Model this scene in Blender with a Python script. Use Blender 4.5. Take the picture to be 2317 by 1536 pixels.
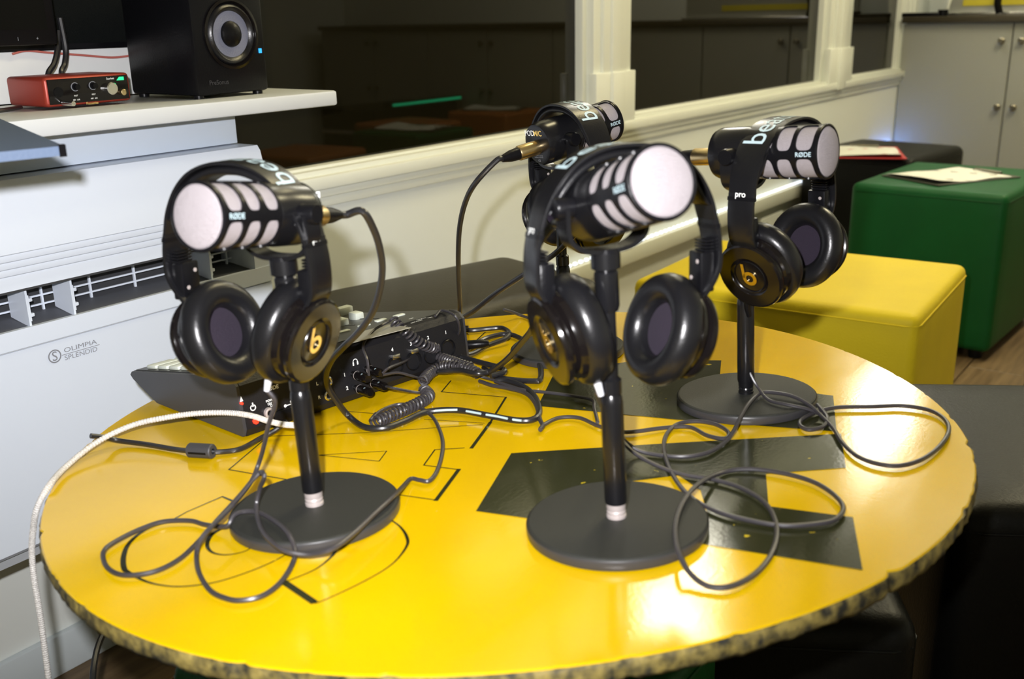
import bpy, bmesh, math, random
import numpy as np
from mathutils import Matrix, Vector
random.seed(7)
for o in list(bpy.data.objects): bpy.data.objects.remove(o)
S = bpy.context.scene
COL = S.collection
PI = math.pi

# ------------------------------------------------------------------ camera
F = 2300.0; PC = (1158.5, 768.0); CAM = np.array([0, 0, 1.07])
M = np.array([[0.59088, 0.25552, -0.76522], [-0.80651, 0.16357, -0.56815], [-0.02001, 0.95287, 0.30273]])
FWD = -M[:, 2]
cd = bpy.data.cameras.new('camera'); cam = bpy.data.objects.new('camera', cd); COL.objects.link(cam)
mw = Matrix([list(M[i]) + [CAM[i]] for i in range(3)] + [[0, 0, 0, 1]])
cam.matrix_world = mw
cd.sensor_width = 36; cd.lens = 36 * F / 2317; cd.clip_start = 0.02; cd.clip_end = 50
cd.dof.use_dof = True; cd.dof.focus_distance = 1.32; cd.dof.aperture_fstop = 6.5
S.camera = cam
# ------------------------------------------------------------------ world, lights, exposure
S.view_settings.view_transform = 'Standard'; S.view_settings.look = 'None'
S.view_settings.gamma = 1; S.view_settings.use_curve_mapping = False
S.view_settings.exposure = 0.0
w = bpy.data.worlds.new('world'); S.world = w; w.use_nodes = True
w.node_tree.nodes['Background'].inputs[0].default_value = (1, .88, .6, 1)
w.node_tree.nodes['Background'].inputs[1].default_value = 0.02
fl = bpy.data.lights.new('camera_flash', 'SPOT'); fl.shadow_soft_size = 0.011; fl.spot_size = math.radians(96); fl.spot_blend = 1.0
fl.energy = 106; fl.color = (1.0, .98, 1.0)
fo = bpy.data.objects.new('camera_flash', fl); COL.objects.link(fo)
import numpy.linalg as _la
_r = M @ np.array([(900 - PC[0]) / F, -(420 - PC[1]) / F, -1.0]); _z = -_r / _la.norm(_r); _x = np.cross(M[:, 1], _z); _x /= _la.norm(_x)
fm = np.array([_x, np.cross(_z, _x), _z]).T; fp = CAM + M @ np.array([-.045, .06, -.01])
fo.matrix_world = Matrix([list(fm[i]) + [fp[i]] for i in range(3)] + [[0, 0, 0, 1]])
def area(name, loc, rot, sx, sy, e, col):
    l = bpy.data.lights.new(name, 'AREA'); l.shape = 'RECTANGLE'; l.size = sx; l.size_y = sy; l.energy = e; l.color = col
    o = bpy.data.objects.new(name, l); COL.objects.link(o); o.location = loc; o.rotation_euler = rot
    return o
area('ceiling_light_near', (2.1, 0.75, 2.55), (0, 0, 0), 1.2, .3, 22, (1, .86, .50))
area('ceiling_light_far', (4.0, 0.1, 2.55), (0, 0, 0), 1.2, .3, 40, (1, .88, .56))

# ------------------------------------------------------------------ projection helpers (pixel of the photograph -> point on a real plane)
def ray(px, py): return M @ np.array([(px - PC[0]) / F, -(py - PC[1]) / F, -1.0])
def onpl(px, py, p0, n):
    r = ray(px, py); n = np.asarray(n, float); t = ((np.asarray(p0) - CAM) @ n) / (r @ n); return CAM + t * r
def onz(px, py, z): return onpl(px, py, (0, 0, z), (0, 0, 1))
def ony(px, py, y): return onpl(px, py, (0, y, 0), (0, 1, 0))
def onx(px, py, x): return onpl(px, py, (x, 0, 0), (1, 0, 0))
def PD(px, py, d): return CAM + ray(px, py) * d            # d = depth along the view axis
def depth(p): return float((np.asarray(p) - CAM) @ FWD)
C0 = np.array([.8124, .6179, .65058])
TM = np.array([[.9999987, 0, .0016], [-.0000942, .998264, .0588978], [-.0015972, -.0588979, .9982627]])
TN = TM[:, 2]
def T(px, py, h=0.0): return onpl(px, py, C0 + TN * h, TN)
def loc(p): return TM.T @ (np.asarray(p) - C0)
def WL(l): return TM @ np.asarray(l, float) + C0
def frame(origin, R):
    return Matrix([[R[0][0], R[0][1], R[0][2], origin[0]], [R[1][0], R[1][1], R[1][2], origin[1]], [R[2][0], R[2][1], R[2][2], origin[2]], [0, 0, 0, 1]])
def rz(a): c, s = math.cos(a), math.sin(a); return np.array([[c, -s, 0], [s, c, 0], [0, 0, 1]])
def ry(a): c, s = math.cos(a), math.sin(a); return np.array([[c, 0, s], [0, 1, 0], [-s, 0, c]])
def rx(a): c, s = math.cos(a), math.sin(a); return np.array([[1, 0, 0], [0, c, -s], [0, s, c]])
R_ = math.radians

# ------------------------------------------------------------------ materials
def mat(name, col, rough=.5, metal=0, bump=0, bscale=60, var=0, vscale=8, spec=.5, emit=None, estr=0, coat=0, col2=None, clear=0):
    m = bpy.data.materials.new(name); m.use_nodes = True; nt = m.node_tree; b = nt.nodes['Principled BSDF']
    b.inputs['Base Color'].default_value = (*col, 1); b.inputs['Roughness'].default_value = rough; b.inputs['Metallic'].default_value = metal
    b.inputs['Specular IOR Level'].default_value = spec
    if coat: b.inputs['Coat Weight'].default_value = coat; b.inputs['Coat Roughness'].default_value = .12
    tc = nt.nodes.new('ShaderNodeTexCoord')
    if var or col2:
        n = nt.nodes.new('ShaderNodeTexNoise'); n.inputs['Scale'].default_value = vscale; n.inputs['Detail'].default_value = 6
        nt.links.new(tc.outputs['Object'], n.inputs['Vector'])
        r = nt.nodes.new('ShaderNodeValToRGB')
        c2 = col2 or tuple(c * (1 - var) for c in col)
        r.color_ramp.elements[0].position = .35; r.color_ramp.elements[0].color = (*c2, 1)
        r.color_ramp.elements[1].position = .65; r.color_ramp.elements[1].color = (*col, 1)
        nt.links.new(n.outputs['Fac'], r.inputs[0]); nt.links.new(r.outputs[0], b.inputs['Base Color'])
    if bump:
        n = nt.nodes.new('ShaderNodeTexNoise'); n.inputs['Scale'].default_value = bscale; n.inputs['Detail'].default_value = 4
        nt.links.new(tc.outputs['Object'], n.inputs['Vector'])
        bp = nt.nodes.new('ShaderNodeBump'); bp.inputs['Strength'].default_value = bump; bp.inputs['Distance'].default_value = .002
        nt.links.new(n.outputs['Fac'], bp.inputs['Height']); nt.links.new(bp.outputs[0], b.inputs['Normal'])
    if emit: b.inputs['Emission Color'].default_value = (*emit, 1); b.inputs['Emission Strength'].default_value = estr
    return m
Mt = {}
Mt['white'] = mat('white_paint', (.74, .76, .76), .45, bump=.05, bscale=40)
Mt['cream'] = mat('cream_wall_paint', (.80, .83, .79), .6, bump=.1, bscale=60)
Mt['trim'] = mat('white_gloss_trim', (.80, .82, .74), .3)
Mt['heater'] = mat('heater_white_plastic', (.66, .72, .82), .38)
Mt['heater_grey'] = mat('heater_light_grey_plastic', (.42, .44, .46), .4)
Mt['dark_slot'] = mat('dark_slot_lining', (.035, .037, .042), .6)
Mt['shelf'] = mat('white_laminate', (.62, .65, .68), .4)
Mt['panel'] = mat('bluish_white_panel', (.55, .62, .72), .5)
Mt['glass'] = mat('dark_window_glass', (.006, .005, .002), .02, spec=.3, bump=.01, bscale=2)
Mt['black'] = mat('black_plastic', (.004, .004, .005), .30, bump=.1, bscale=300, spec=.2)
Mt['satin'] = mat('satin_black_metal', (.006, .006, .007), .24, spec=.4)
Mt['matte'] = mat('matte_black_powder_coat', (.021, .022, .019), .6, bump=.3, bscale=900, spec=.3)
Mt['rim'] = mat('base_edge_black', (.035, .034, .036), .35)
Mt['soft'] = mat('soft_black_leatherette', (.006, .006, .007), .30, bump=.08, bscale=500, spec=.4)
Mt['gloss'] = mat('glossy_black_plastic', (.005, .004, .004), .14, spec=.45)
Mt['grille'] = mat('pinkish_silver_mesh', (.37, .335, .35), .55, bump=1.0, bscale=1400, spec=.3)
Mt['purple'] = mat('purple_ear_fabric', (.013, .007, .019), .9, bump=.8, bscale=1500)
Mt['gold'] = mat('gold_metal', (.85, .68, .38), .22, metal=1)
Mt['brass'] = mat('champagne_metal', (.85, .66, .36), .28, metal=1)
Mt['chrome'] = mat('bright_chrome', (.85, .84, .82), .22, metal=1)
Mt['silver'] = mat('silver_thread', (.50, .44, .42), .35, metal=.35)
Mt['cable'] = mat('black_cable_rubber', (.013, .013, .015), .3, spec=.7)
Mt['cord'] = mat('charcoal_headphone_cord', (.035, .032, .036), .38, spec=.6)
Mt['braid'] = mat('white_braided_sleeve', (.72, .70, .66), .7, col2=(.40, .38, .36), vscale=900)
Mt['label'] = mat('light_blue_grey_print', (.42, .55, .6), .5)
Mt['wprint'] = mat('white_print', (.85, .87, .85), .5)
Mt['gprint'] = mat('grey_print', (.22, .23, .26), .5)
Mt['goldprint'] = mat('gold_print', (.7, .5, .15), .5)
Mt['console'] = mat('console_black_plastic', (.009, .009, .011), .42, bump=.15, bscale=400, spec=.35)
Mt['console_top'] = mat('console_top_grey', (.03, .029, .022), .35)
Mt['console_side'] = mat('console_side_charcoal', (.040, .040, .044), .5)
Mt['pad'] = mat('cream_rubber_pad', (.62, .66, .58), .5)
Mt['greyplate'] = mat('warm_grey_armrest', (.34, .33, .27), .4)
Mt['red'] = mat('red_anodised_metal', (.30, .035, .02), .4, metal=.3)
Mt['redled'] = mat('red_led', (.8, .02, .01), .4, emit=(1, .03, .01), estr=2.5)
Mt['greenled'] = mat('green_led', (.02, .6, .2), .4, emit=(.02, .9, .25), estr=1.2)
Mt['blueled'] = mat('blue_led', (.02, .3, .7), .4, emit=(.03, .35, .9), estr=1.0)
Mt['ledw'] = mat('white_led_dot', (.9, .95, 1), .4, emit=(.8, .88, 1), estr=1.7)
Mt['teal'] = mat('teal_green_led', (.05, .7, .5), .4, emit=(.02, .9, .35), estr=5)
Mt['ledblue'] = mat('added_blue_led', (.1, .2, .9), .4, emit=(.15, .35, 1), estr=60)  # for the added strip that casts blue on the wall
Mt['panel_lamp'] = mat('lit_lamp_diffuser', (.9, .9, .85), .4, emit=(1, .95, .82), estr=20)
Mt['cloth_green'] = mat('green_leatherette', (.001, .080, .015), .5, bump=.25, bscale=220, var=.12, spec=.25)
Mt['cloth_yellow'] = mat('yellow_leatherette', (.68, .52, .014), .55, spec=.2, bump=.2, bscale=220, var=.06)
Mt['cloth_black'] = mat('black_leatherette', (.005, .005, .004), .4, bump=.2, bscale=220, spec=.15)
Mt['cloth_olive'] = mat('charcoal_brown_leatherette', (.030, .026, .015), .45, bump=.2, bscale=220, spec=.3)
Mt['cloth_orange'] = mat('orange_leatherette', (.45, .14, .03), .45, bump=.2, bscale=220)
Mt['paper'] = mat('white_paper', (.74, .74, .68), .7)
Mt['board'] = mat('dark_grey_board', (.07, .07, .055), .5)
Mt['redboard'] = mat('red_board', (.45, .03, .03), .5)
Mt['cabinet'] = mat('grey_beige_laminate', (.32, .325, .285), .5, bump=.05, bscale=200)
Mt['counter'] = mat('dark_worktop', (.05, .042, .026), .35)
Mt['dev'] = mat('blue_grey_plastic', (.10, .14, .22), .45, bump=.15, bscale=300)
Mt['devlight'] = mat('light_grey_rubber', (.32, .33, .30), .5)
Mt['screen'] = mat('black_screen', (.002, .002, .002), .3, spec=.15)
Mt['mesh_black'] = mat('black_mesh', (.004, .005, .005), .8, bump=.5, bscale=600, spec=.1)
Mt['redwire'] = mat('red_wire', (.45, .12, .10), .5)
Mt['cone'] = mat('grey_blue_woven_cone', (.15, .16, .22), .45, bump=.6, bscale=900)
Mt['yellowstrip'] = mat('yellow_strip', (.5, .42, .02), .5)
Mt['ceil'] = mat('ceiling_paint', (.7, .7, .62), .8)
Mt['skirt'] = mat('skirting_paint', (.6, .66, .68), .45)
Mt['darkroom'] = mat('grey_room_paint', (.35, .34, .30), .8)

# wood planks
def wood():
    m = mat('oak_laminate', (.26, .18, .10), .45); nt = m.node_tree; b = nt.nodes['Principled BSDF']
    tc = nt.nodes.new('ShaderNodeTexCoord'); mp = nt.nodes.new('ShaderNodeMapping'); mp.inputs['Scale'].default_value = (1.5, 22, 5)
    oi = nt.nodes.new('ShaderNodeObjectInfo'); ad = nt.nodes.new('ShaderNodeVectorMath'); ad.operation = 'ADD'
    nt.links.new(tc.outputs['Object'], ad.inputs[0]); nt.links.new(oi.outputs['Random'], ad.inputs[1])
    n = nt.nodes.new('ShaderNodeTexNoise'); n.inputs['Scale'].default_value = 3; n.inputs['Detail'].default_value = 8
    nt.links.new(ad.outputs[0], mp.inputs[0]); nt.links.new(mp.outputs[0], n.inputs['Vector'])
    r = nt.nodes.new('ShaderNodeValToRGB'); r.color_ramp.elements[0].position = .3; r.color_ramp.elements[0].color = (.10, .062, .028, 1)
    r.color_ramp.elements[1].position = .7; r.color_ramp.elements[1].color = (.20, .135, .068, 1)
    nt.links.new(n.outputs[0], r.inputs[0]); nt.links.new(r.outputs[0], b.inputs['Base Color']); return m
Mt['wood'] = wood()
Mt['knobmetal'] = mat('dull_bronze_knob', (.22, .20, .15), .3, metal=.9)
Mt['plugwhite'] = mat('pale_cord_plug', (.55, .57, .62), .35)

# table top: worn varnished yellow paint
def table_mat(name, base, chip, chipamt):
    m = mat(name, base, .22); nt = m.node_tree; b = nt.nodes['Principled BSDF']
    tc = nt.nodes.new('ShaderNodeTexCoord')
    def noise(sc, det=5, vec=None):
        n = nt.nodes.new('ShaderNodeTexNoise'); n.inputs['Scale'].default_value = sc; n.inputs['Detail'].default_value = det
        nt.links.new(vec or tc.outputs['Object'], n.inputs['Vector']); return n
    def ramp(src, p0, p1, c0, c1):
        r = nt.nodes.new('ShaderNodeValToRGB'); r.color_ramp.elements[0].position = p0; r.color_ramp.elements[1].position = p1
        r.color_ramp.elements[0].color = (*c0, 1); r.color_ramp.elements[1].color = (*c1, 1); nt.links.new(src, r.inputs[0]); return r
    n1 = noise(5); r1 = ramp(n1.outputs[0], .3, .7, tuple(c * .86 for c in base), base)
    mx = nt.nodes.new('ShaderNodeMix'); mx.data_type = 'RGBA'
    n2 = noise(70, 3); r2 = ramp(n2.outputs[0], chipamt, chipamt + .03, (0, 0, 0), (1, 1, 1))
    nt.links.new(r2.outputs[0], mx.inputs[0]); nt.links.new(r1.outputs[0], mx.inputs[6]); mx.inputs[7].default_value = (*chip, 1)
    nt.links.new(mx.outputs[2], b.inputs['Base Color'])
    # wiped streaks and smears change the gloss
    mp = nt.nodes.new('ShaderNodeMapping'); mp.inputs['Scale'].default_value = (3, 12, 1); nt.links.new(tc.outputs['Object'], mp.inputs[0])
    n3 = noise(3, 8, mp.outputs[0]); mr = nt.nodes.new('ShaderNodeMapRange'); mr.inputs[3].default_value = .07; mr.inputs[4].default_value = .22
    nt.links.new(n3.outputs[0], mr.inputs[0]); nt.links.new(mr.outputs[0], b.inputs['Roughness'])
    n4 = noise(260, 2); bp = nt.nodes.new('ShaderNodeBump'); bp.inputs['Strength'].default_value = .06; bp.inputs['Distance'].default_value = .001
    nt.links.new(n4.outputs[0], bp.inputs['Height']); nt.links.new(bp.outputs[0], b.inputs['Normal'])
    b.inputs['Specular IOR Level'].default_value = .6
    return m
Mt['ttop'] = table_mat('worn_yellow_varnish', (.70, .445, .001), (.70, .55, .22), .76)
Mt['tpaint'] = table_mat('chipped_black_paint', (.028, .030, .012), (.55, .42, .02), .70)
Mt['tedge'] = mat('chipped_chipboard_edge', (.26, .20, .05), .7, bump=1, bscale=120, col2=(.015, .015, .010), vscale=85)

# ------------------------------------------------------------------ mesh builder
class MB:
    def __init__(s): s.bm = bmesh.new(); s.X = Matrix.Identity(4)
    def v(s, p): return s.bm.verts.new(s.X @ Vector([float(c) for c in p]))
    def f(s, vs):
        try: return s.bm.faces.new(vs)
        except ValueError: return None
    def box(s, x0, y0, z0, x1, y1, z1, bev=0, seg=2):
        b = bmesh.new(); bmesh.ops.create_cube(b, size=1)
        for v in b.verts: v.co = ((x0 + x1) / 2 + v.co.x * (x1 - x0), (y0 + y1) / 2 + v.co.y * (y1 - y0), (z0 + z1) / 2 + v.co.z * (z1 - z0))
        if bev: bmesh.ops.bevel(b, geom=list(b.edges), offset=bev, segments=seg, profile=.5, affect='EDGES')
        s.merge(b); return s
    def merge(s, b):
        mp = {v: s.bm.verts.new(s.X @ v.co) for v in b.verts}
        for f in b.faces:
            try: s.bm.faces.new([mp[v] for v in f.verts])
            except ValueError: pass
        b.free()
    def lathe(s, prof, n=32, axis='z', origin=(0, 0, 0), sc=(1, 1)):
        """prof: list of (r, t) along the axis"""
        rings = []
        for r, t in prof:
            ring = []
            for i in range(n):
                a = 2 * PI * i / n; c, d = r * math.cos(a) * sc[0], r * math.sin(a) * sc[1]
                p = {'z': (c, d, t), 'x': (t, c, d), 'y': (d, t, c)}[axis]
                ring.append(s.v([p[k] + origin[k] for k in range(3)]))
                if r < 1e-7: break
            rings.append(ring)
        for a, b in zip(rings, rings[1:]):
            for i in range(n):
                j = (i + 1) % n
                if len(a) == 1 and len(b) == 1: break
                if len(a) == 1: s.f([a[0], b[j], b[i]])
                elif len(b) == 1: s.f([a[i], a[j], b[0]])
                else: s.f([a[i], a[j], b[j], b[i]])
        return s
    def tube(s, pts, r, n=8, cap=True):
        pts = [Vector([float(c) for c in p]) for p in pts]; rr = r if isinstance(r, (list, tuple)) else [r] * len(pts)
        t0 = (pts[1] - pts[0]).normalized(); up = Vector((0, 0, 1)) if abs(t0.z) < .9 else Vector((1, 0, 0))
        u = t0.cross(up).normalized(); rings = []
        for i, p in enumerate(pts):
            t = ((pts[min(i + 1, len(pts) - 1)] - pts[max(i - 1, 0)])).normalized()
            u = (u - t * u.dot(t)).normalized(); w_ = t.cross(u)
            rings.append([s.v(p + (u * math.cos(2 * PI * k / n) + w_ * math.sin(2 * PI * k / n)) * rr[i]) for k in range(n)])
        for a, b in zip(rings, rings[1:]):
            for k in range(n): s.f([a[k], a[(k + 1) % n], b[(k + 1) % n], b[k]])
        if cap: s.f(rings[0][::-1]); s.f(rings[-1])
        return s
    def prism(s, poly, h0, h1, axis='z'):
        def P(a, b, h): return {'z': (a, b, h), 'x': (h, a, b), 'y': (a, h, b)}[axis]
        A = [s.v(P(a, b, h0)) for a, b in poly]; B = [s.v(P(a, b, h1)) for a, b in poly]
        s.f(A[::-1]); s.f(B)
        for i in range(len(poly)): j = (i + 1) % len(poly); s.f([A[i], A[j], B[j], B[i]])
        return s
    def strip(s, sections):
        """loft closed sections (lists of 3D points)"""
        R = [[s.v(p) for p in sec] for sec in sections]
        n = len(R[0])
        for a, b in zip(R, R[1:]):
            for k in range(n): s.f([a[k], a[(k + 1) % n], b[(k + 1) % n], b[k]])
        s.f(R[0][::-1]); s.f(R[-1]); return s
    def build(s, name, m, parent=None, ang=35, recenter=False, smooth=True):
        bm = s.bm; bmesh.ops.remove_doubles(bm, verts=bm.verts, dist=1e-6)
        bmesh.ops.recalc_face_normals(bm, faces=bm.faces)
        if smooth:
            for f in bm.faces: f.smooth = True
            lim = R_(ang)
            for e in bm.edges:
                if len(e.link_faces) == 2: e.smooth = e.calc_face_angle(0) < lim
                else: e.smooth = False
        org = Vector((0, 0, 0))
        if recenter and len(bm.verts):
            zs = min(v.co.z for v in bm.verts); cx = sum(v.co.x for v in bm.verts) / len(bm.verts); cy = sum(v.co.y for v in bm.verts) / len(bm.verts)
            org = Vector((cx, cy, zs))
            for v in bm.verts: v.co -= org
        me = bpy.data.meshes.new(name); bm.to_mesh(me); bm.free()
        o = bpy.data.objects.new(name, me); COL.objects.link(o)
        if m: me.materials.append(Mt[m] if isinstance(m, str) else m)
        if parent: o.parent = parent
        o.location = org
        return o
def thing(name, label, cat, mtx=None, group=None):
    o = bpy.data.objects.new(name, None); COL.objects.link(o); o.empty_display_size = .02
    if mtx is not None: o.matrix_world = mtx
    return tag(o, label, cat, group)
def tag(o, label=None, cat=None, group=None, kind=None):
    if label: o['label'] = label
    if cat: o['category'] = cat
    if group: o['group'] = group
    if kind: o['kind'] = kind
    return o
def copy_tree(o, parent=None):
    c = o.copy(); COL.objects.link(c); c.parent = parent
    for ch in list(o.children): copy_tree(ch, c)
    return c
def struct(o): o['kind'] = 'structure'; return o
def catmull(pts, n=6):
    P = [np.asarray(p, float) for p in pts]; P = [2 * P[0] - P[1]] + P + [2 * P[-1] - P[-2]]; out = []
    for i in range(1, len(P) - 2):
        for k in range(n):
            t = k / n; a, b, c, d = P[i - 1:i + 3]
            out.append(.5 * ((2 * b) + (c - a) * t + (2 * a - 5 * b + 4 * c - d) * t * t + (3 * b - a - 3 * c + d) * t ** 3))
    out.append(P[-2]); return out
TXT = {}
def text_geo(string, size, bold=0.0):
    key = (string, bold)
    if key not in TXT:
        c = bpy.data.curves.new('t', 'FONT'); c.body = string; c.size = 1; c.align_x = 'CENTER'; c.align_y = 'CENTER'; c.offset = bold; c.resolution_u = 3
        o = bpy.data.objects.new('t', c); COL.objects.link(o)
        dg = bpy.context.evaluated_depsgraph_get(); me = o.evaluated_get(dg).to_mesh()
        TXT[key] = ([tuple(v.co) for v in me.vertices], [tuple(p.vertices) for p in me.polygons])
        o.evaluated_get(dg).to_mesh_clear(); bpy.data.objects.remove(o); bpy.data.curves.remove(c)
    V, Fc = TXT[key]; return [(x * size, y * size) for x, y, _ in V], Fc
def text_on(mb, string, size, fn, bold=0.0):
    """fn maps (x, y) text coordinates to a 3D point"""
    V, Fc = text_geo(string, size, bold); vs = [mb.v(fn(x, y)) for x, y in V]
    for f in Fc: mb.f([vs[i] for i in f])
    return mb
def flat_fn(o, u, v): o, u, v = map(lambda a: np.asarray(a, float), (o, u, v)); return lambda x, y: o + u * x + v * y

# ================================================================== SETTING
WY = 1.546; XE = 5.82; YB = -2.7; XW = -1.2; ZC = 2.62
fb = MB().box(XW, YB, -.12, XE, WY + .2, -.012).build('floor', 'wood'); struct(fb)
pl = MB().box(0, 0, -.012, 1.196, .176, 0, .0012, 1)
plank0 = None; row = 0; yy = WY - .18
while yy > YB:
    xx = XW + (row % 4) * -.35
    while xx < XE:
        if 0 < xx + 1.2 and xx < XE:
            if plank0 is None: plank0 = pl.build('plank', 'wood', fb); q = plank0
            else: q = plank0.copy(); COL.objects.link(q)
            q.location = (xx, yy, 0)
        xx += 1.2
    yy -= .18; row += 1
struct(MB().box(XW, YB, ZC, XE, WY + .2, ZC + .1).build('ceiling', 'ceil'))
struct(MB().box(XE, YB, 0, XE + .12, WY + .2, ZC).build('wall_right', 'cream'))
struct(MB().box(XW, YB - .12, 0, XE, YB, ZC).build('wall_near', 'cream'))
struct(MB().box(XW - .12, YB, 0, XW, WY + .2, ZC).build('wall_left', 'cream'))
# window wall: dado below, header above, piers are the mullions
ww = MB(); ww.box(XW, WY, 0, XE, WY + .16, .775); ww.box(XW, WY, 1.78, XE, WY + .16, ZC); ww.box(XW, WY, .775, .25, WY + .16, 1.78)
ww.box(5.55, WY, .775, XE, WY + .16, 1.78)
struct(ww.build('wall_window', 'cream'))
bays = [(.25, 2.469), (2.674, 4.311), (4.583, 5.38)]
# sill mouldings in three steps
tb = MB(); tb.box(XW, WY - .030, .745, XE, WY + .02, .772, .004); tb.box(XW, WY - .019, .727, XE, WY + .02, .748, .004); tb.box(XW, WY - .010, .706, XE, WY + .02, .729, .003)
tb.box(XW, WY - .012, .770, XE, WY + .03, .782, .002)
struct(tb.build('trim_1', 'trim'))
th = MB(); th.box(XW, WY - .03, 1.75, XE, WY + .02, 1.84, .004); struct(th.build('trim_2', 'trim'))
k = 3
for (a, b) in ((2.469, 2.674), (4.311, 4.583), (5.38, 5.56)):
    m_ = MB(); wd = b - a
    m_.box(a, WY - .012, .76, b, WY + .16, 1.78, .003)
    m_.box(a + wd * .18, WY - .022, .76, a + wd * .82, WY, 1.78, .004)
    m_.box(a + wd * .36, WY - .030, .76, a + wd * .64, WY, 1.78, .004)
    m_.box(a - .006, WY - .026, .745, b + .006, WY, .915, .003)
    m_.box(a + wd * .34, WY - .036, .745, a + wd * .66, WY, .915, .003)
    struct(m_.build('trim_%d' % k, 'trim')); k += 1
for i, (a, b) in enumerate(bays):
    wi = thing('window_%d' % (i + 1), None, None); struct(wi); wi.location = (a, WY, .775)
    MB().box(0, .035, 0, b - a, .045, 1.0).build('pane', 'glass', wi)
    fr = MB(); fr.box(0, .01, 0, .02, .06, 1.0, .002); fr.box(b - a - .02, .01, 0, b - a, .06, 1.0, .002); fr.box(.02, .01, -.002, b - a - .02, .06, .012, .002)
    fr.build('window_frame', 'trim', wi)
# dark neighbouring room seen through the glass
nb = MB(); nb.box(XW, WY + 2.2, 0, XE, WY + 2.3, ZC); nb.box(XW, WY + .18, -.1, XE, WY + 2.3, 0); struct(nb.build('wall_far', 'darkroom'))
# skirting
struct(MB().box(XW, WY - .014, 0, XE, WY, .075, .003).build('baseboard_window', 'skirt'))
# lamps high on the window wall (they glare in the varnish of the table)
def wall_lamp(x0, x1, z0, z1, label):
    t = thing('wall_lamp', label, 'lamp', Matrix.Translation((x0, WY - .001, z0)), 'lit panels above the windows')
    f_ = MB(); W_, H_ = x1 - x0, z1 - z0
    f_.box(-.03, -.05, -.03, W_ + .03, -.0, 0, .004); f_.box(-.03, -.05, H_, W_ + .03, 0, H_ + .03, .004); f_.box(-.03, -.05, 0, 0, 0, H_, .004); f_.box(W_, -.05, 0, W_ + .03, 0, H_, .004); f_.box(0, -.01, 0, W_, 0, H_)
    f_.build('frame', 'trim', t)
    MB().box(0, -.04, 0, W_, -.012, H_).build('diffuser', 'panel_lamp', t)
wall_lamp(2.47, 2.98, 1.84, 2.26, 'lit white wall panel lamp above the first window mullion')
wall_lamp(4.45, 5.4, 1.86, 2.25, 'wide lit white wall panel lamp above the window by the cabinets')

# cable trunking with LED strip and socket
tr = MB().box(1.1, WY - .034, .342, 4.6, WY, .392, .004).build('cable_trunking', 'trim', recenter=True)
tag(tr, 'white cable trunking running along the wall under the windows', 'trunking')
ls = thing('led_strip', 'strip of bright white LED dots on the trunking under the windows', 'light', Matrix.Translation((1.9, WY - .012, .392)))
MB().box(0, -.010, 0, 3.2, .004, .003).build('tape', 'white', ls)
dot = None
for i in range(106):
    if dot is None: dot = MB().box(-.006, -.012, .003, .006, -.001, .011, .003).build('led', 'ledw', ls); q = dot
    else: q = dot.copy(); COL.objects.link(q)
    q.location = (.015 + i * .030, 0, 0)
bl = thing('led_strip', 'added blue LED strip, unseen behind the black ottoman, tinting the wall by the cabinets', 'light', Matrix.Translation((5.0, WY - .012, .40)))  # added hidden source for the blue glow on the wall by the cabinets
MB().box(0, -.010, 0, .34, .004, .003).build('tape', 'white', bl)
for i in range(8):
    q = dot.copy(); q.data = dot.data.copy(); q.data.materials.clear(); q.data.materials.append(Mt['ledblue']); COL.objects.link(q); q.parent = bl; q.location = (.03 + i * .04, 0, 0)
sp = ony(1742, 488, WY)
so = thing('wall_socket', 'beige double wall socket just under the lit trunking', 'socket', Matrix.Translation((sp[0], WY, .262)))
MB().box(-.11, -.012, -.04, .11, 0, .04, .004).build('faceplate', 'cream', so)
hs = MB()
for dx in (-.055, .055):
    for a in (0, 2.1, 4.2): hs.lathe([(0, -.0135), (.004, -.0135), (.004, -.011)], 10, 'y', (dx + .016 * math.sin(a), 0, .014 * math.cos(a)))
hs.build('pin_holes', 'black', so)

# ================================================================== CABINETS
XC = 5.368
cab0 = None; ys = [WY - .002 - 1.006 * i for i in range(4)]
labs = ['grey beige double cupboard against the window wall corner', 'grey beige double cupboard beside the corner cupboard', 'grey beige cupboard further along the end wall', 'grey beige cupboard furthest from the windows']
for i, y1 in enumerate(ys):
    if cab0 is None:
        cab0 = thing('cupboard', labs[0], 'cupboard', Matrix.Translation((XC, y1, 0)), 'cupboards along the end wall')
        MB().box(.02, -1.004, .06, .44, 0, 1.0).build('body', 'cabinet', cab0); MB().box(.05, -1.004, 0, .42, 0, .06).build('plinth', 'counter', cab0)
        for j in (0, 1):
            d = MB().box(0, -.4995 - .503 * j, .065, .019, -.003 - .503 * j, .995, .0015, 1).build('door', 'cabinet', cab0)
            ky = -.460 if j == 0 else -.546
            for kz in (.915, .612):
                kn = MB().lathe([(0, -.030), (.010, -.030), (.0155, -.026), (.0165, -.020), (.012, -.013), (.006, -.010), (.006, 0)], 20, 'x', (0, ky - (.015 if kz < .7 and j == 0 else 0), kz)).build('knob', 'knobmetal', d)
    else:
        c = copy_tree(cab0); c.location = (XC, y1, 0); c['label'] = labs[i]
ct = MB().box(XC - .03, WY - 4.03, 1.0, XC + .45, WY - .002, 1.030, .003).build('worktop', 'counter', recenter=True); tag(ct, 'dark brown worktop over the grey cupboards', 'worktop')
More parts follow.
